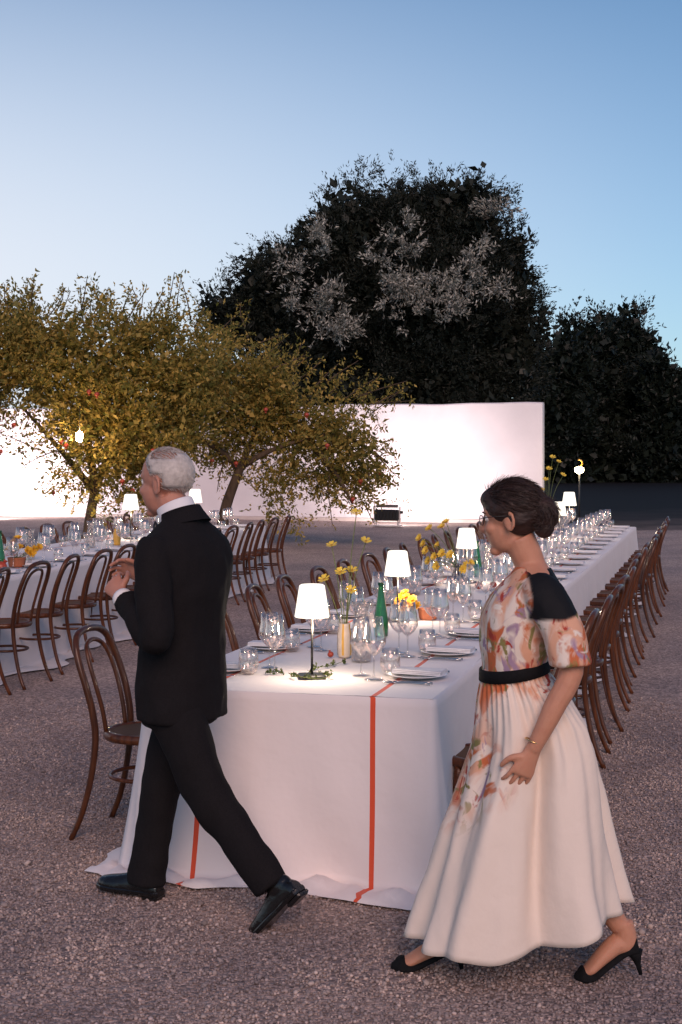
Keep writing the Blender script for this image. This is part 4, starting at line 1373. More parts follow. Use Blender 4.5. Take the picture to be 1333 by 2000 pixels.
# far vase with tall wisps
lathe_thing('amber_vase', 'amber glass vase of tall wispy stems near the far lamps', 'vase', [(0, .003), (.04, 0), (.05, .03), (.052, .10), (.04, .16), (.043, .2), (.04, .2), (.037, .16), (.048, .1), (.045, .01), (0, .01)], M['ochre'], TA.at(-.20, 10.7), 18, 'amber vases')
bunch(TA, -.20, 10.7, .18, [(-.06, 0, .38), (.02, 0, .62), (.06, .0, .75), (.13, 0, .70), (-.02, .0, .50), (.18, 0, .55)], cosmos, 'yellow flower on a tall stem in the amber vase', 'tall flowers in the far amber vase', 1.1, .2)
lathe_thing('amber_vase', 'square-shouldered amber vase in the middle of the left table', 'vase', [(0, .003), (.036, 0), (.04, .02), (.04, .13), (.03, .15), (.032, .17), (.028, .17), (.027, .15), (.035, .12), (.035, .01), (0, .01)], M['ochre'], TB.at(.14, 7.0), 16, 'amber vases')
bunch(TB, .10, 7.0, .24, [(-.35, 0, .22), (-.42, 0, .12), (-.28, 0, .30), (-.15, .0, .26), (-.2, 0, .10), (-.5, 0, .2)], cosmos, 'yellow flower leaning left in the amber vase, left table', 'flowers in the left amber vase', 1.5, .1)
bunch(TB, .05, 8.6, .02, [(.16, 0, .40), (.22, 0, .32), (.28, 0, .24), (.19, 0, .2), (.12, 0, .30)], ranun, 'yellow flower in front of the face of the man, left table', 'flowers before the man', 1.5, .1)


# leafy sprigs and fruit lying on the cloth
def sprig(T, path, label):
    t = thing('leafy_sprig', label, 'sprig', T.at(path[0][0], path[0][1], TH + .004), 0, 'green sprigs on the cloth')
    o = Vector(T.at(path[0][0], path[0][1], 0))
    pts = [Vector(T.at(a, c, 0)) - o + Vector((0, 0, .006 + .006 * (i % 2))) for i, (a, c) in enumerate(path)]
    sp = spline(pts, 5)
    b = MB(); b.tube(sp, .0014, 5); b.build('twig', M['stem'], t)
    P = np.array([sp[i] for i in range(0, len(sp), 2)])
    D2 = rng.normal(0, .8, (len(P), 3)); D2[:, 2] = np.abs(D2[:, 2]) * .5 + .1; D2 /= np.linalg.norm(D2, axis=1, keepdims=True)
    V = leaf_array(P, D2, np.full(len(P), .018), 7, .016, .012, spread=1.2)
    V[:, 2] = np.maximum(V[:, 2], .001)
    link('leaves', quads_mesh('leaves', V, 4, [M['sprig']]), t)


sprig(TA, [(-.085, .36), (-.03, .31), (.05, .32), (.085, .38), (.04, .43), (-.03, .44)], 'green leafy sprig wound round the foot of the nearest lamp')
sprig(TA, [(-.03, .47), (-.03, .58), (.0, .68), (.03, .80)], 'green sprig trailing from the nearest lamp to the cream vase')
sprig(TA, [(-.22, .43), (-.17, .42), (-.13, .41)], 'short green sprig beside the left wine glasses near the lamp')
sprig(TA, [(-.12, 1.35), (-.1, 1.45), (-.06, 1.52)], 'small green sprig left of the cream vase')
sprig(TB, [(.42, 6.0), (.36, 6.4), (.42, 6.9)], 'green sprig along the near edge of the left table')
sprig(TB, [(.40, 7.6), (.36, 7.9), (.40, 8.2)], 'green sprig by the lamp on the left table')


def pomegranate(T, x, y, label, k=1.0):
    b = MB(); b.ell((0, 0, .038 * k), (.042 * k, .042 * k, .038 * k)); b.lathe([(.010 * k, .072 * k), (.013 * k, .085 * k), (.018 * k, .093 * k), (.010 * k, .088 * k)], 8)
    o = b.build('pomegranate', M['fruit']); o.location = T.at(x, y); o.rotation_euler = (.5, .3, rnd.uniform(0, 6)); tag(o, label, 'fruit', 'pomegranates on the tables')
    o.location.z += .006


pomegranate(TB, .40, 3.42, 'whole red pomegranate on the left table beside the green bottle', 1.2)
pomegranate(TB, .42, 3.05, 'cut red pomegranate at the left edge of the left table', .8)
pomegranate(TA, -.07, .95, 'small red fruit by the foot of the cream vase', .35)
pomegranate(TA, .02, 4.5, 'dark red fruit beyond the striped vase, leftmost of two', .7)
pomegranate(TA, .12, 4.62, 'dark red fruit beyond the striped vase, rightmost of two', .6)


# ------------------------------------------------------------------ people
def loft(b, pts, radii, n=14, up=None, seg=5):
    """smooth limb through joints; radii are r or (ra, rb)"""
    sp = spline(pts, seg)
    ra = lerps([r if not isinstance(r, tuple) else r[0] for r in radii], seg)
    rb = lerps([r if not isinstance(r, tuple) else r[1] for r in radii], seg)
    k = len(sp); rows = []
    for i in range(k):
        t = (sp[min(i + 1, k - 1)] - sp[max(i - 1, 0)]).normalized()
        u = Vector(up) if up else Vector((0, 1, 0))
        a = (u - t * u.dot(t)).normalized()
        c = t.cross(a)
        rows.append([sp[i] + a * ra[i] * math.cos(2 * PI * j / n) + c * rb[i] * math.sin(2 * PI * j / n) for j in range(n)])
    b.rings(rows)


def trunk_rings(b, rows, n=22, p=2.3, seg=4):
    """rows: (z, cx, rx, ry) horizontal super-ellipses"""
    zs = lerps([r[0] for r in rows], seg)
    cs = [v.x for v in spline([(r[1], 0, 0) for r in rows], seg)]
    rx = [v.x for v in spline([(r[2], 0, 0) for r in rows], seg)]
    ry = [v.x for v in spline([(r[3], 0, 0) for r in rows], seg)]
    out = []
    for z, c, x, y in zip(zs, cs, rx, ry):
        lp = []
        for j in range(n):
            a = 2 * PI * j / n
            ca, sa = math.cos(a), math.sin(a)
            lp.append((c + x * math.copysign(abs(ca) ** (2 / p), ca), y * math.copysign(abs(sa) ** (2 / p), sa), z))
        out.append(lp)
    b.rings(out)


def hand(b, wrist, d, palm, side, curl=.5, k=1.0):
    """wrist point, direction of the hand, palm normal; five bent fingers, thumb from the side of the palm"""
    w = Vector(wrist); d = Vector(d).normalized(); p = Vector(palm); p = (p - d * p.dot(d)).normalized()
    s = d.cross(p) * side
    knk = w + d * .085 * k
    loft(b, [w - d * .02, w + d * .03 * k, w + d * .062 * k, knk], [(.026 * k, .021 * k), (.034 * k, .017 * k), (.041 * k, .016 * k), (.039 * k, .013 * k)], 12, up=s)
    for j, (off, ln) in enumerate(((.033, .072), (.0112, .082), (-.0112, .077), (-.032, .06))):
        o = knk + s * off * k - d * .012 * k - d * abs(off - .005) * .25
        a1, a2, a3 = curl * .7, curl * 1.5, curl * 2.1
        q = [o]
        for a, f in ((a1 * .6, .2), (a1, .34), (a2, .27), (a3, .22)):
            q.append(q[-1] + (d * math.cos(a) + p * math.sin(a) + s * off * 3.2) * ln * f * k)
        loft(b, q, [.0090 * k, .0086 * k, .0082 * k, .0076 * k, .0060 * k], 8, up=s, seg=3)
    o = w + d * .028 * k + s * .026 * k
    q = [o, o + (d * .5 + s * .75 + p * .25).normalized() * .032 * k]
    q.append(q[-1] + (d * .8 + s * .35 + p * .4).normalized() * .03 * k)
    q.append(q[-1] + (d * .9 + p * .5).normalized() * .024 * k)
    loft(b, q, [.0135 * k, .0115 * k, .0098 * k, .0075 * k], 8, up=p, seg=3)


def head_shape(b, C, s=1.0, jaw=1.0, tilt=0.0, turn=0.0):
    """head centred on C (between the ears), looking along +x; returns its rotation"""
    q = Quaternion((0, 0, 1), turn) @ Quaternion((0, 1, 0), tilt)
    C = Vector(C)
    def P(x, y, z): return C + q @ (Vector((x, y, z)) * s)
    b.ell(P(-.008, 0, .030), (.098 * s, .077 * s, .088 * s), q, 20, 14)        # skull
    b.ell(P(.030, 0, -.035), (.064 * s, .060 * s * jaw, .082 * s), q, 16, 12)    # face
    b.ell(P(.022, 0, -.075), (.060 * s, .050 * s * jaw, .042 * s), q, 14, 10)    # jaw
    b.ell(P(.066, 0, -.106), (.022 * s, .024 * s, .018 * s), q, 12, 8)         # chin
    b.ell(P(.068, 0, .026), (.022 * s, .052 * s, .020 * s), q, 12, 8)          # brow
    for y in (-1, 1):
        b.ell(P(.062, y * .034, -.030), (.024 * s, .024 * s, .022 * s), q, 10, 8)   # cheek
        # ear
        ring = [P(-.012 + .017 * math.cos(a) - .004, y * (.077 + .008 * math.cos(a) * -1), -.012 + .030 * math.sin(a)) for a in [2 * PI * i / 10 for i in range(10)]]
        b.tube(ring, .0062 * s, 6, closed=True)
        b.ell(P(-.012, y * .074, -.014), (.014 * s, .006 * s, .024 * s), q, 8, 6)
    loft(b, [P(.084, 0, .020), P(.094, 0, -.006), P(.106, 0, -.028), P(.092, 0, -.038)], [.009 * s, .0105 * s, .0135 * s, .012 * s], 10, seg=3)   # nose
    for y in (-1, 1):
        b.ell(P(.094, y * .011, -.034), (.010 * s, .007 * s, .008 * s), q, 8, 6)
    b.ell(P(.084, 0, -.060), (.012 * s, .022 * s, .0055 * s), q, 10, 6)       # lips
    b.ell(P(.082, 0, -.071), (.012 * s, .019 * s, .006 * s), q, 10, 6)
    return P, q


def finish(me, mats, name, parent):
    for m in (mats if isinstance(mats, (list, tuple)) else [mats]):
        me.materials.append(m)
    return link(name, me, parent)


def wrinkle(me, amp, sc, seed=0.0, stretch=(1, 1, 1)):
    n = len(me.vertices)
    co = np.zeros(n * 3, dtype=np.float32); me.vertices.foreach_get('co', co)
    no = np.zeros(n * 3, dtype=np.float32); me.vertices.foreach_get('normal', no)
    co = co.reshape(-1, 3); no = no.reshape(-1, 3)
    for i in range(n):
        p = co[i]
        v = mnoise.noise(Vector((p[0] * sc * stretch[0] + seed, p[1] * sc * stretch[1], p[2] * sc * stretch[2])))
        v2 = mnoise.noise(Vector((p[0] * sc * 2.3 * stretch[0], p[1] * sc * 2.3 * stretch[1] + seed, p[2] * sc * 2.3 * stretch[2])))
        co[i] += no[i] * amp * (v + .45 * v2)
    me.vertices.foreach_set('co', co.ravel()); me.update()


def face_bits(P, s, parent, lipcol):
    for y in (-1, 1):
        e = MB(); e.ell((0, 0, 0), (.0118 * s,) * 3, nu=12, nv=8); e.mi = 1
        e.ell((.0085 * s, 0, 0), (.0045 * s, .0058 * s, .0058 * s), nu=10, nv=6)
        e.build('eye', [M['eye'], M['iris']], parent, loc=P(.0705, y * .031, .004))


def strands(name, roots, dirs, lens, w, mat, parent):
    """short tapering hair blades"""
    n = len(roots)
    r = rng.normal(0, 1, (n, 3)); sd_ = np.cross(dirs, r); sd_ /= np.linalg.norm(sd_, axis=1, keepdims=True)
    tip = roots + dirs * lens[:, None]
    V = np.stack([roots - sd_ * w * .5, roots + sd_ * w * .5, tip + sd_ * w * .12, tip - sd_ * w * .12], 1).reshape(-1, 3)
    return link(name, quads_mesh(name, V, 4, [mat]), parent)


# ---- the man in the dinner suit, walking left and slightly away
man = thing('person', 'grey-haired person in black dinner suit walking left past the table', 'person', (-.60, 5.28, 0), R(150.1), 'people walking past')
B = MB()
Pm, qm = head_shape(B, (.062, 0, 1.588), 1.05, 1.06, tilt=.06, turn=.0)
loft(B, [(-.02, 0, 1.36), (.005, 0, 1.44), (.045, 0, 1.53)], [(.066, .062), (.057, .058), (.058, .06)], 16)
trunk_rings(B, [(.80, -.01, .11, .15), (.95, -.01, .115, .155), (1.1, -.015, .115, .165), (1.28, -.02, .115, .175), (1.36, -.02, .09, .15), (1.41, -.015, .055, .07)])
mL = [(-.015, .185, 1.355), (-.075, .245, 1.06), (.135, .165, 1.165)]
mR = [(-.015, -.185, 1.355), (.035, -.245, 1.09), (.235, -.115, 1.205)]
loft(B, mL, [.05, .042, .030], 12); loft(B, mR, [.05, .042, .030], 12)
hand(B, (.15, .155, 1.172), (.7, -.28, .45), (0.1, -.9, -.3), -1, .75, 1.02)
hand(B, (.25, -.105, 1.213), (.62, .35, .45), (.1, .9, -.3), 1, .7, 1.02)
mFront = [(.01, -.085, .86), (.125, -.07, .465), (.185, -.05, .085)]
mRear = [(-.015, .085, .86), (-.165, .065, .465), (-.425, .035, .155)]
loft(B, mFront, [.075, .052, .038], 12); loft(B, mRear, [.075, .052, .038], 12)
finish(remesh(B, .0052, 2), M['skin_m'], 'body', man)
face_bits(Pm, 1.05, man, None)

# jacket
B = MB()
trunk_rings(B, [(.715, -.012, .150, .185), (.80, -.012, .150, .188), (.95, -.012, .140, .182), (1.06, -.015, .134, .180), (1.2, -.022, .142, .198), (1.31, -.028, .137, .214), (1.375, -.028, .115, .202), (1.425, -.024, .085, .135), (1.455, -.018, .070, .085)], 26, 2.25)
loft(B, [(-.02, .165, 1.365), (-.03, .205, 1.30), (-.085, .25, 1.07), (-.06, .245, 1.045), (.02, .215, 1.10), (.115, .175, 1.158)], [.062, .070, .062, .060, .056, .046], 14)
loft(B, [(-.02, -.165, 1.365), (-.02, -.205, 1.30), (.03, -.25, 1.10), (.055, -.24, 1.075), (.13, -.185, 1.14), (.215, -.128, 1.194)], [.062, .070, .062, .060, .056, .046], 14)
jm = remesh(B, .0085, 5)
wrinkle(jm, .010, 10, 3.1, (1, 1, .75))
jk = finish(jm, M['wool'], 'jacket', man)
# turned-down jacket collar
B = MB(); rows = []
for z, rx, ry, cx in ((1.428, .094, .108, -.024), (1.462, .078, .080, -.014), (1.482, .073, .075, -.004), (1.478, .069, .071, -.004), (1.44, .074, .08, -.014)):
    rows.append([(cx + rx * math.cos(a), ry * math.sin(a), z - .026 * math.cos(a)) for a in [R(40 + 280 * j / 30) for j in range(31)]])
v_ = [p for r_ in rows for p in r_]
B.add(v_, [(i * 31 + j, i * 31 + j + 1, (i + 1) * 31 + j + 1, (i + 1) * 31 + j) for i in range(4) for j in range(30)])
B.build('jacket_collar', M['wool'], jk)
B = MB(); B.tube([(.13, .02, 1.02), (.137, .02, 1.02)], .011, 10); B.tube([(.135, .02, .92), (.142, .02, .92)], .011, 10); B.build('buttons', M['satin'], jk)
# shirt collar and cuffs
B = MB()
rows = []
for z, rx, ry, cx in ((1.435, .070, .070, -.005), (1.475, .068, .068, .008), (1.505, .066, .067, .022), (1.507, .062, .063, .022), (1.475, .063, .063, .008)):
    rows.append([(cx + rx * math.cos(a), ry * math.sin(a), z - .030 * math.cos(a)) for a in [2 * PI * j / 28 for j in range(28)]])
B.rings(rows, cap=False)
B.build('shirt_collar', M['shirt'], man)
for (p, d) in (((.135, .165, 1.165), (.85, -.4, .4)), ((.232, -.118, 1.203), (.75, .45, .38))):
    B = MB(); d = Vector(d).normalized(); p = Vector(p)
    B.tube([p - d * .025, p, p + d * .008, p + d * .007], [.040, .0385, .037, .030], 16); B.build('shirt_cuff', M['shirt'], man)
B = MB()
for y in (-1, 1):
    loft(B, [(.083, 0, 1.412), (.083, y * .022, 1.414), (.075, y * .05, 1.418)], [(.012, .008), (.016, .009), (.026, .008)], 10, up=(0, 0, 1), seg=3)
B.ell((.086, 0, 1.412), (.011, .012, .014))
B.build('bow_tie', M['satin'], man)

# trousers
B = MB()
trunk_rings(B, [(.70, -.005, .118, .155), (.78, -.008, .124, .165), (.90, -.01, .122, .16), (1.0, -.01, .118, .155)])
loft(B, [(.005, -.078, .84), (.06, -.078, .66), (.125, -.07, .465), (.16, -.062, .28), (.188, -.05, .11), (.19, -.05, .058)], [(.092, .108), (.086, .102), (.074, .086), (.066, .074), (.063, .071), (.064, .074)], 16)
loft(B, [(-.012, .08, .84), (-.08, .075, .66), (-.17, .066, .465), (-.285, .05, .33), (-.40, .038, .19), (-.428, .036, .157)], [(.092, .108), (.086, .102), (.074, .086), (.066, .074), (.062, .070), (.062, .070)], 16)
tm = remesh(B, .0085, 5)
wrinkle(tm, .010, 9, 7.7, (1, 1, .7))
finish(tm, M['wool'], 'trousers', man)


def oxford(parent, ankle, heel_dir, pitch, label=None):
    """leather shoe in its own frame: toe +x, sole at z=0, heel at x=-.07; placed by ankle point and pitch"""
    S = MB()
    prof = [(-.075, .030, .030), (-.055, .036, .052), (-.02, .037, .066), (.02, .039, .070), (.06, .041, .054), (.11, .046, .042), (.155, .044, .034), (.185, .034, .027), (.203, .016, .016)]
    rows = []
    for x, w, h in prof:
        lp = []
        for j in range(16):
            a = 2 * PI * j / 16
            ca, sa = math.cos(a), math.sin(a)
            z = .030 + (h * sa if sa > 0 else .014 * sa)
            lp.append((x, w * math.copysign(abs(ca) ** .8, ca), z))
        rows.append(lp)
    S.rings(rows)
    S.ell((-.015, 0, .075), (.055, .036, .045))
    up = remesh(S, .005, 3)
    e = bpy.data.objects.new('shoe', up); COL.objects.link(e); e.parent = parent; KIDS.setdefault(parent.name, []).append(e)
    up.materials.append(M['leather'])
    S = MB(); rows = []
    for z, o in ((.0, 0), (.006, .003), (.014, .003), (.018, 0)):
        lp = []
        for x, w, h in [(-.08, .022, 0), (-.068, .036, 0), (-.02, .037, 0), (.03, .036, 0), (.08, .044, 0), (.125, .048, 0), (.17, .042, 0), (.20, .024, 0), (.21, .006, 0)]:
            lp.append((x, w + o, z + .012))
        lp += [(x, -w, z2) for x, w, z2 in lp[::-1]]
        rows.append(lp)
    S.rings(rows); S.box((-.045, 0, .004), (.07, .07, .020), bev=.006)
    S.build('sole', M['leather'], e, smooth=False)
    S = MB()
    for k in range(4):
        S.tube([(.035 + .016 * k, -.02, .094 - .012 * k), (.037 + .016 * k, 0, .100 - .0115 * k), (.035 + .016 * k, .02, .094 - .012 * k)], .0022, 5)
    S.build('laces', M['satin'], e)
    e.rotation_euler = (0, pitch, heel_dir)
    c = Matrix.Rotation(heel_dir, 3, 'Z') @ Matrix.Rotation(pitch, 3, 'Y')
    e.location = Vector(ankle) - c @ Vector((-.015, 0, .10))
    return e


oxford(man, (.19, -.05, .106), R(4), 0)
oxford(man, (-.445, .035, .178), R(2), R(47))

# grey hair: cap round sides and back, thin on the crown
B = MB()
HC = Vector((.054, 0, 1.620))
hv = []; hf = []
for i in range(0, 19):
    th = PI * i / 22
    for j in range(36):
        ph_ = 2 * PI * j / 36
        d = Vector((math.sin(th) * math.cos(ph_), math.sin(th) * math.sin(ph_), math.cos(th)))
        hv.append(d)
mesh_v = []; keep = []
for d in hv:
    p = Vector((d.x * .1065, d.y * .0855, d.z * .0965))
    frontness = d.x
    # hairline: high over the forehead, low at the nape, cut round the ears
    low = -.55 if d.x < -.15 else (-.55 + (d.x + .15) * 1.55)
    if abs(d.y) > .75 and -.2 < d.x < .25: low = max(low, -.02)
    keep.append(d.z > low)
    mesh_v.append(HC + p)
fc = []
for i in range(18):
    for j in range(36):
        a, b_, c, e = i * 36 + j, i * 36 + (j + 1) % 36, (i + 1) * 36 + (j + 1) % 36, (i + 1) * 36 + j
        if keep[a] and keep[b_] and keep[c] and keep[e]:
            if not (hv[a].z > .62 and -.55 < hv[a].x < .35):
                fc.append((a, e, c, b_))
B.add(mesh_v, fc)
hair = B.build('hair', M['grey_hair'], man)
md = hair.modifiers.new('s', 'SOLIDIFY'); md.thickness = .006; md.offset = 0
# combed blades over sides, back and, thinner, over the crown
n = 7000
u = rng.normal(0, 1, (n, 3)); u /= np.linalg.norm(u, axis=1, keepdims=True)
low = np.where(u[:, 0] < -.15, -.58, -.58 + (u[:, 0] + .15) * 1.55)
low = np.where((np.abs(u[:, 1]) > .75) & (u[:, 0] > -.2) & (u[:, 0] < .25), np.maximum(low, -.02), low)
crown = (u[:, 2] > .66) & (u[:, 0] > -.6) & (u[:, 0] < .35)
ok = (u[:, 2] > low) & (~crown | (rng.random(n) < .8))
u = u[ok]
roots = np.array(HC) + u * np.array([.106, .085, .096])
dv = np.stack([-.75 - .2 * u[:, 0], u[:, 1] * .3, -.55 + u[:, 2] * .35], 1) + rng.normal(0, .06, u.shape); dv = dv - u * np.sum(dv * u, 1, keepdims=True) + u * .05
dv /= np.linalg.norm(dv, axis=1, keepdims=True)
strands('hair_strands', roots, dv, rng.uniform(.014, .030, len(u)), .0020, M['grey_hair'], hair)
B = MB()
for y in (-1, 1):
    B.tube([Pm(.086, y * .014, .022), Pm(.088, y * .03, .028), Pm(.074, y * .05, .024)], [.004, .005, .003], 6)
B.build('eyebrows', M['grey_hair'], man)

# ---- the woman in the long floral dress, walking left
wom = thing('person', 'person in long cream floral dress with black belt and dark hair bun', 'person', (.61, 4.61, 0), PI, 'people walking past')
B = MB()
Pw, qw = head_shape(B, (.058, 0, 1.486), .97, .92, tilt=.12, turn=-.42)
loft(B, [(-.015, 0, 1.27), (.0, 0, 1.34), (.035, 0, 1.42)], [(.058, .056), (.049, .050), (.052, .054)], 16)
trunk_rings(B, [(.80, 0, .11, .155), (.90, .02, .10, .14), (1.0, .045, .088, .118), (1.1, .035, .10, .135), (1.2, .025, .11, .148), (1.26, .0, .095, .15), (1.31, -.012, .06, .10), (1.34, -.008, .045, .05)])
wL = [(-.02, .145, 1.265), (-.105, .205, 1.05), (-.045, .215, .90), (.015, .205, .775)]
wR = [(-.02, -.145, 1.265), (-.05, -.195, 1.04), (.05, -.19, .80)]
loft(B, wL, [.046, .039, .034, .024], 12); loft(B, wR, [.046, .038, .025], 12)
hand(B, (.018, .204, .768), (.42, -.05, -.9), (.3, -.9, -.1), -1, .42, .95)
hand(B, (.052, -.19, .79), (.3, .05, -.9), (.3, .9, -.1), 1, .5, .93)
wF = [(.02, -.075, .84), (.20, -.06, .47), (.262, -.045, .135)]
wB = [(0, .075, .84), (-.09, .06, .47), (-.285, .045, .175)]
loft(B, wF, [.08, .052, .033], 12); loft(B, wB, [.08, .052, .033], 12)
# feet arched in heels
loft(B, [(.245, -.045, .15), (.245, -.045, .095), (.275, -.045, .085), (.33, -.045, .062), (.385, -.045, .033), (.415, -.045, .028)], [(.032, .034), (.030, .036), (.033, .032), (.036, .026), (.037, .019), (.025, .012)], 14)
loft(B, [(-.293, .045, .19), (-.305, .045, .125), (-.275, .045, .118), (-.235, .045, .085), (-.19, .045, .040), (-.165, .045, .026)], [(.032, .034), (.030, .036), (.033, .034), (.036, .028), (.037, .020), (.025, .012)], 14)
finish(remesh(B, .0048, 2), M['skin_w'], 'body', wom)
face_bits(Pw, .97, wom, None)


def pump(parent, pts, heel_top, heel_tip):
    """pts: sole line from heel to toe"""
    S = MB()
    sp = spline(pts, 5); k = len(sp)
    rows = []
    for i, p in enumerate(sp):
        f = i / (k - 1)
        w = .030 + .012 * math.sin(PI * min(1, max(0, (f - .25) / .75)) ) * 1.0 - (.02 * max(0, (f - .85) / .15))
        h = .052 * (1 - min(1, f / .22)) + .020 * min(1, f / .22) + (.022 * math.exp(-((f - .82) / .14) ** 2))
        if f > .95: h *= .65
        t = (sp[min(i + 1, k - 1)] - sp[max(i - 1, 0)]).normalized()
        nn = Vector((-t.z, 0, t.x)); nn = nn if nn.z > 0 else -nn
        lp = []
        for j in range(14):
            a = 2 * PI * j / 14
            ca, sa = math.cos(a), math.sin(a)
            lp.append(p + Vector((0, 1, 0)) * w * math.copysign(abs(ca) ** .75, ca) + nn * (h * sa if sa > 0 else .005 * sa))
        rows.append(lp)
    S.rings(rows)
    me = remesh(S, .0042, 2); me.materials.append(M['suede'])
    e = link('shoe', me, parent)
    S = MB(); a, b_ = Vector(heel_top), Vector(heel_tip)
    S.tube([a, a * .72 + b_ * .28, a * .4 + b_ * .6, b_], [.027, .016, .0085, .0062], 10)
    S.build('heel', M['suede'], e)


pump(wom, [(.215, -.045, .070), (.255, -.045, .062), (.31, -.045, .038), (.37, -.045, .012), (.41, -.045, .008), (.447, -.045, .012)], (.226, -.045, .066), (.214, -.045, .004))
pump(wom, [(-.345, .045, .098), (-.305, .045, .088), (-.25, .045, .052), (-.20, .045, .014), (-.165, .045, .007), (-.138, .045, .011)], (-.333, .045, .094), (-.352, .045, .020))

# hair and bun
B = MB()
q0 = qw
def HP(x, y, z): return Pw(x, y, z)
B.ell(HP(-.016, 0, .040), (.103, .084, .086), q0, 22, 14)
B.ell(HP(-.034, 0, .0), (.066, .079, .064), q0, 18, 12)
B.ell(HP(.035, 0, .065), (.060, .070, .045), q0, 16, 10)
B.ell(HP(-.116, 0, .004), (.042, .046, .050), q0, 16, 12)
B.ell(HP(-.108, 0, -.040), (.033, .036, .040), q0, 14, 10)
loft(B, [HP(-.08, 0, .0), HP(-.11, 0, -.005)], [.030, .030], 12)
hm = remesh(B, .006, 3)
# keep the face clear of hair
n = len(hm.vertices); co = np.zeros(n * 3, dtype=np.float32); hm.vertices.foreach_get('co', co); co = co.reshape(-1, 3)
wrinkle(hm, .004, 26, 1.3, (.4, 1, 1))
whair = finish(hm, M['brown_hair'], 'hair', wom)
n = 5000
u = rng.normal(0, 1, (n, 3)); u /= np.linalg.norm(u, axis=1, keepdims=True)
u = u[(u[:, 2] > -.25 + .75 * np.maximum(u[:, 0], 0) * 1.2)]
cH = np.array(HP(-.016, 0, .040))
Rq = np.array(q0.to_matrix())
roots = cH + (u * np.array([.101, .083, .085])) @ Rq.T
dv = np.stack([-np.ones(len(u)) * .9, -u[:, 1] * .25, -.35 - .2 * u[:, 2]], 1); dv += u * .06 - u * (np.sum(dv * u, 1, keepdims=True)) + rng.normal(0, .05, u.shape); dv = dv @ Rq.T
dv /= np.linalg.norm(dv, axis=1, keepdims=True)
strands('hair_strands', roots, dv, rng.uniform(.02, .05, len(u)), .0017, M['brown_hair'], whair)
fl = rng.integers(0, len(u), 70)
dvf = dv[fl] + u[fl] @ Rq.T * .25 + rng.normal(0, .2, (70, 3)); dvf /= np.linalg.norm(dvf, axis=1, keepdims=True)
strands('loose_strands', roots[fl], dvf, rng.uniform(.03, .055, 70), .0009, M['brown_hair'], whair)
cB = np.array(HP(-.114, 0, -.004))
u = rng.normal(0, 1, (1500, 3)); u /= np.linalg.norm(u, axis=1, keepdims=True)
dv = np.cross(u, np.array([.25, 1, .1])) + u * .12 + rng.normal(0, .12, u.shape); dv /= np.linalg.norm(dv, axis=1, keepdims=True)
strands('bun_strands', cB + (u * np.array([.043, .047, .055])) @ Rq.T, dv, rng.uniform(.015, .035, len(u)), .0017, M['brown_hair'], whair)
B = MB()
for y in (-1, 1):
    B.tube([Pw(.084, y * .014, .020), Pw(.087, y * .03, .026), Pw(.072, y * .05, .021)], [.0022, .003, .0018], 6)
B.build('eyebrows', M['brown_hair'], wom)
B = MB(); B.ell(Pw(.0895, 0, -.0605), (.008, .019, .0045), q0, 10, 6); B.ell(Pw(.0875, 0, -.0705), (.008, .017, .005), q0, 10, 6)
B.build('lips', plain('lips', (.45, .12, .09), .4), wom)

# dress: bodice with wide elbow sleeves
B = MB()
trunk_rings(B, [(.975, .048, .102, .135), (1.03, .046, .108, .142), (1.1, .036, .122, .155), (1.18, .024, .130, .162), (1.24, .006, .118, .166), (1.285, -.008, .085, .145), (1.312, -.012, .066, .092), (1.325, -.012, .058, .07)], 24, 2.15)
loft(B, [(-.015, .12, 1.265), (-.03, .165, 1.24), (-.075, .200, 1.14), (-.098, .212, 1.055), (-.10, .214, 1.035)], [.060, .066, .066, .068, .066], 14)
loft(B, [(-.015, -.12, 1.265), (-.03, -.165, 1.24), (-.045, -.19, 1.14), (-.05, -.2, 1.055), (-.05, -.2, 1.035)], [.060, .066, .066, .068, .066], 14)
bm_ = remesh(B, .007, 4)
wrinkle(bm_, .006, 13, 2.2, (1, 1, .6))
n = len(bm_.vertices); co = np.zeros(n * 3, dtype=np.float32); bm_.vertices.foreach_get('co', co); co = co.reshape(-1, 3)
at = bm_.attributes.new('print', 'FLOAT', 'POINT'); at.data.foreach_set('value', np.ones(n, dtype=np.float32))
wob = np.array([mnoise.noise(Vector(p * 12)) for p in co]) * .02
yk = (np.clip((.024 - co[:, 0] - wob * .4) / .008, 0, 1) * np.clip((co[:, 2] - 1.172 - wob * .4 - .35 * np.maximum(0, -.06 - co[:, 0])) / .008, 0, 1)).astype(np.float32)
at = bm_.attributes.new('yoke', 'FLOAT', 'POINT'); at.data.foreach_set('value', yk)
finish(bm_, M['floral'], 'bodice', wom)

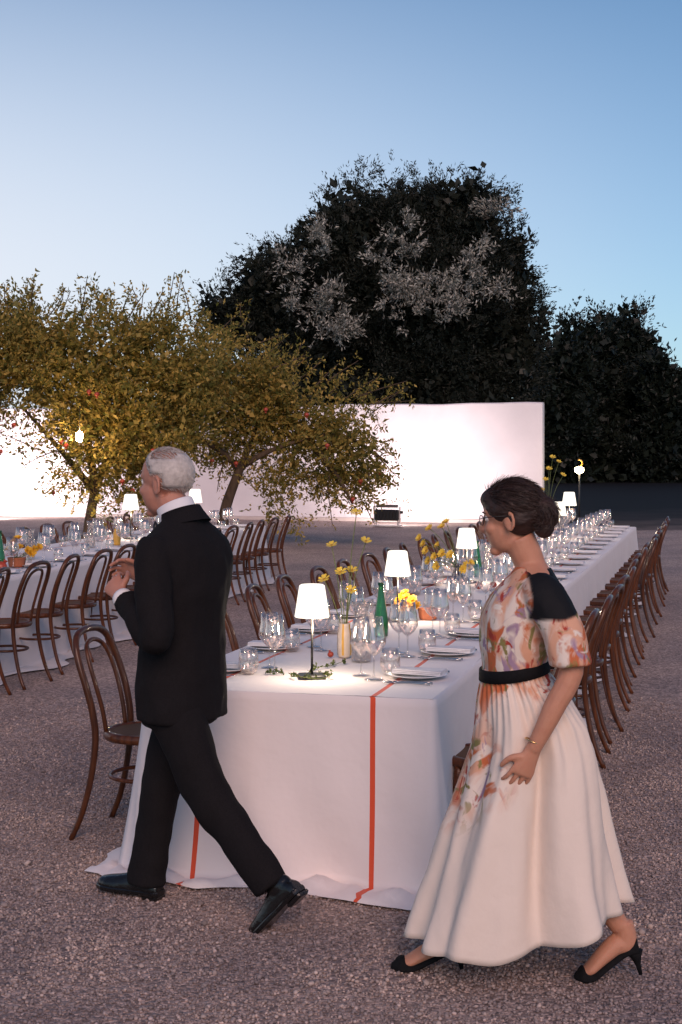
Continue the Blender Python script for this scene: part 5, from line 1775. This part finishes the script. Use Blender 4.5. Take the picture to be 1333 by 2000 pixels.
# skirt
rowdef = [(1.0, .15, -.052, .128), (.955, .157, -.085, .15), (.90, .165, -.135, .172), (.82, .172, -.185, .186), (.74, .182, -.212, .194), (.62, .215, -.235, .205), (.50, .256, -.252, .218), (.34, .307, -.282, .232), (.175, .362, -.327, .25), (.05, .398, -.345, .262)]
NT, NR = 260, 54
zz = np.array([r[0] for r in rowdef])[::-1]
ff = [np.interp(np.linspace(0, 1, NR), np.linspace(0, 1, len(rowdef)), [r[k] for r in rowdef]) for k in (1, 2, 3)]
sv_, sf_, pr_ = [], [], []
for i in range(NR):
    t = i / (NR - 1)
    zc = np.interp(t, np.linspace(0, 1, len(rowdef)), [r[0] for r in rowdef])
    for j in range(NT):
        a = 2 * PI * j / NT
        # the hem hangs lower in front, kicked up behind
        back = .5 - .5 * math.cos(min(PI, max(0, (a if a < PI else 2 * PI - a) - 1.15) * 2.1))
        hem = .118 + .118 * back
        z = 1.0 - (1.0 - hem) * ((1.0 - zc) / .95)
        fz = [np.interp(z, zz, np.array([r[k] for r in rowdef])[::-1]) for k in (1, 2, 3)]
        cf = (fz[0] + fz[1]) / 2; rf = (fz[0] - fz[1]) / 2
        g = t ** 1.1
        fold = (.026 * math.sin(5 * a + 2.6 * t + 1.0) + .018 * math.sin(9 * a - 3.5 * t + .5 + 1.4 * math.sin(2 * a)) + .005 * math.sin(17 * a + 5 * t)) * g + .004 * math.sin(40 * a) * (1 - t) ** 2
        pl_ = .5 + .5 * math.sin(14 * a + 1.2 * math.sin(3 * a + 1) + 1.5 * t)
        fold += (.010 * pl_ ** 2 - .004) * g ** .8
        fold += -.085 * g * math.exp(-((a - 1.72 + .35 * (1 - t)) / .17) ** 2) + .03 * g * math.exp(-((a - 1.35 + .3 * (1 - t)) / .2) ** 2)      # deep fold between the strides
        k = 1 + fold / max(rf, .1)
        x = cf + rf * k * math.cos(a); y = fz[2] * k * math.sin(a) * (1 + .08 * g * math.sin(3 * a + 1))
        sv_.append((x, y, z + .006 * math.sin(9 * a) * g))
        front = max(0, min(1, (math.cos(a) - .48 - .2 * math.sin(z * 17)) * 2.5)) * (1 if z > .62 else max(0, 1 - (.62 - z) * 6))
        hip = max(0, min(1, (z - .915) / .02))
        pr_.append(max(front, hip))
for i in range(NR - 1):
    for j in range(NT):
        j2 = (j + 1) % NT
        sf_.append((i * NT + j, (i + 1) * NT + j, (i + 1) * NT + j2, i * NT + j2))
sm = bpy.data.meshes.new('skirt'); sm.from_pydata(sv_, [], sf_); sm.polygons.foreach_set('use_smooth', [True] * len(sf_))
at = sm.attributes.new('print', 'FLOAT', 'POINT'); at.data.foreach_set('value', np.array(pr_, dtype=np.float32))
at = sm.attributes.new('yoke', 'FLOAT', 'POINT'); at.data.foreach_set('value', np.zeros(len(pr_), dtype=np.float32))
sm.update(); wrinkle(sm, .007, 11, 4.4, (1, 1, .22))
sk = finish(sm, M['floral'], 'skirt', wom)
md = sk.modifiers.new('s', 'SOLIDIFY'); md.thickness = .003; md.offset = -1
# belt
B = MB(); rows = []
for z, o in ((.972, .003), (.975, .011), (1.009, .010), (1.013, .003)):
    rows.append([(.048 + (.104 + o) * math.cos(a), (.137 + o) * math.sin(a), z - .018 * math.cos(a)) for a in [2 * PI * j / 40 for j in range(40)]])
B.rings(rows, cap=False); B.build('belt', M['suede'], wom)
B = MB(); B.tube([(.012 + .027 * math.cos(a), .204 + .027 * math.sin(a), .80 + .01 * math.cos(a)) for a in [2 * PI * j / 18 for j in range(18)]], .0022, 6, closed=True); B.build('bracelet', plain('gold', (.8, .55, .25), .25, metal=1), wom)
# spectacles
gl = thing('eyeglasses', 'thin-rimmed eyeglasses on the face of the woman in the floral dress', 'eyeglasses', (.61, 4.61, 0), PI)
B = MB()
for y in (-1, 1):
    B.tube([Pw(.094, y * .033 + .021 * math.cos(a), .000 + .017 * math.sin(a)) for a in [2 * PI * i / 18 for i in range(18)]], .0014, 5, closed=True)
    B.tube([Pw(.093, y * .054, .006), Pw(.06, y * .076, .008), Pw(-.01, y * .082, .006)], .0016, 5)
B.tube([Pw(.094, -.012, .003), Pw(.098, 0, .006), Pw(.094, .012, .003)], .0014, 5)
B.build('frame', M['black_metal'], gl)
for y in (-1, 1):
    B = MB(); B.add([Pw(.094, y * .033 + .0205 * math.cos(a), .0165 * math.sin(a)) for a in [2 * PI * i / 18 for i in range(18)]], [tuple(range(18))]); B.build('lens', M['lens'], gl)
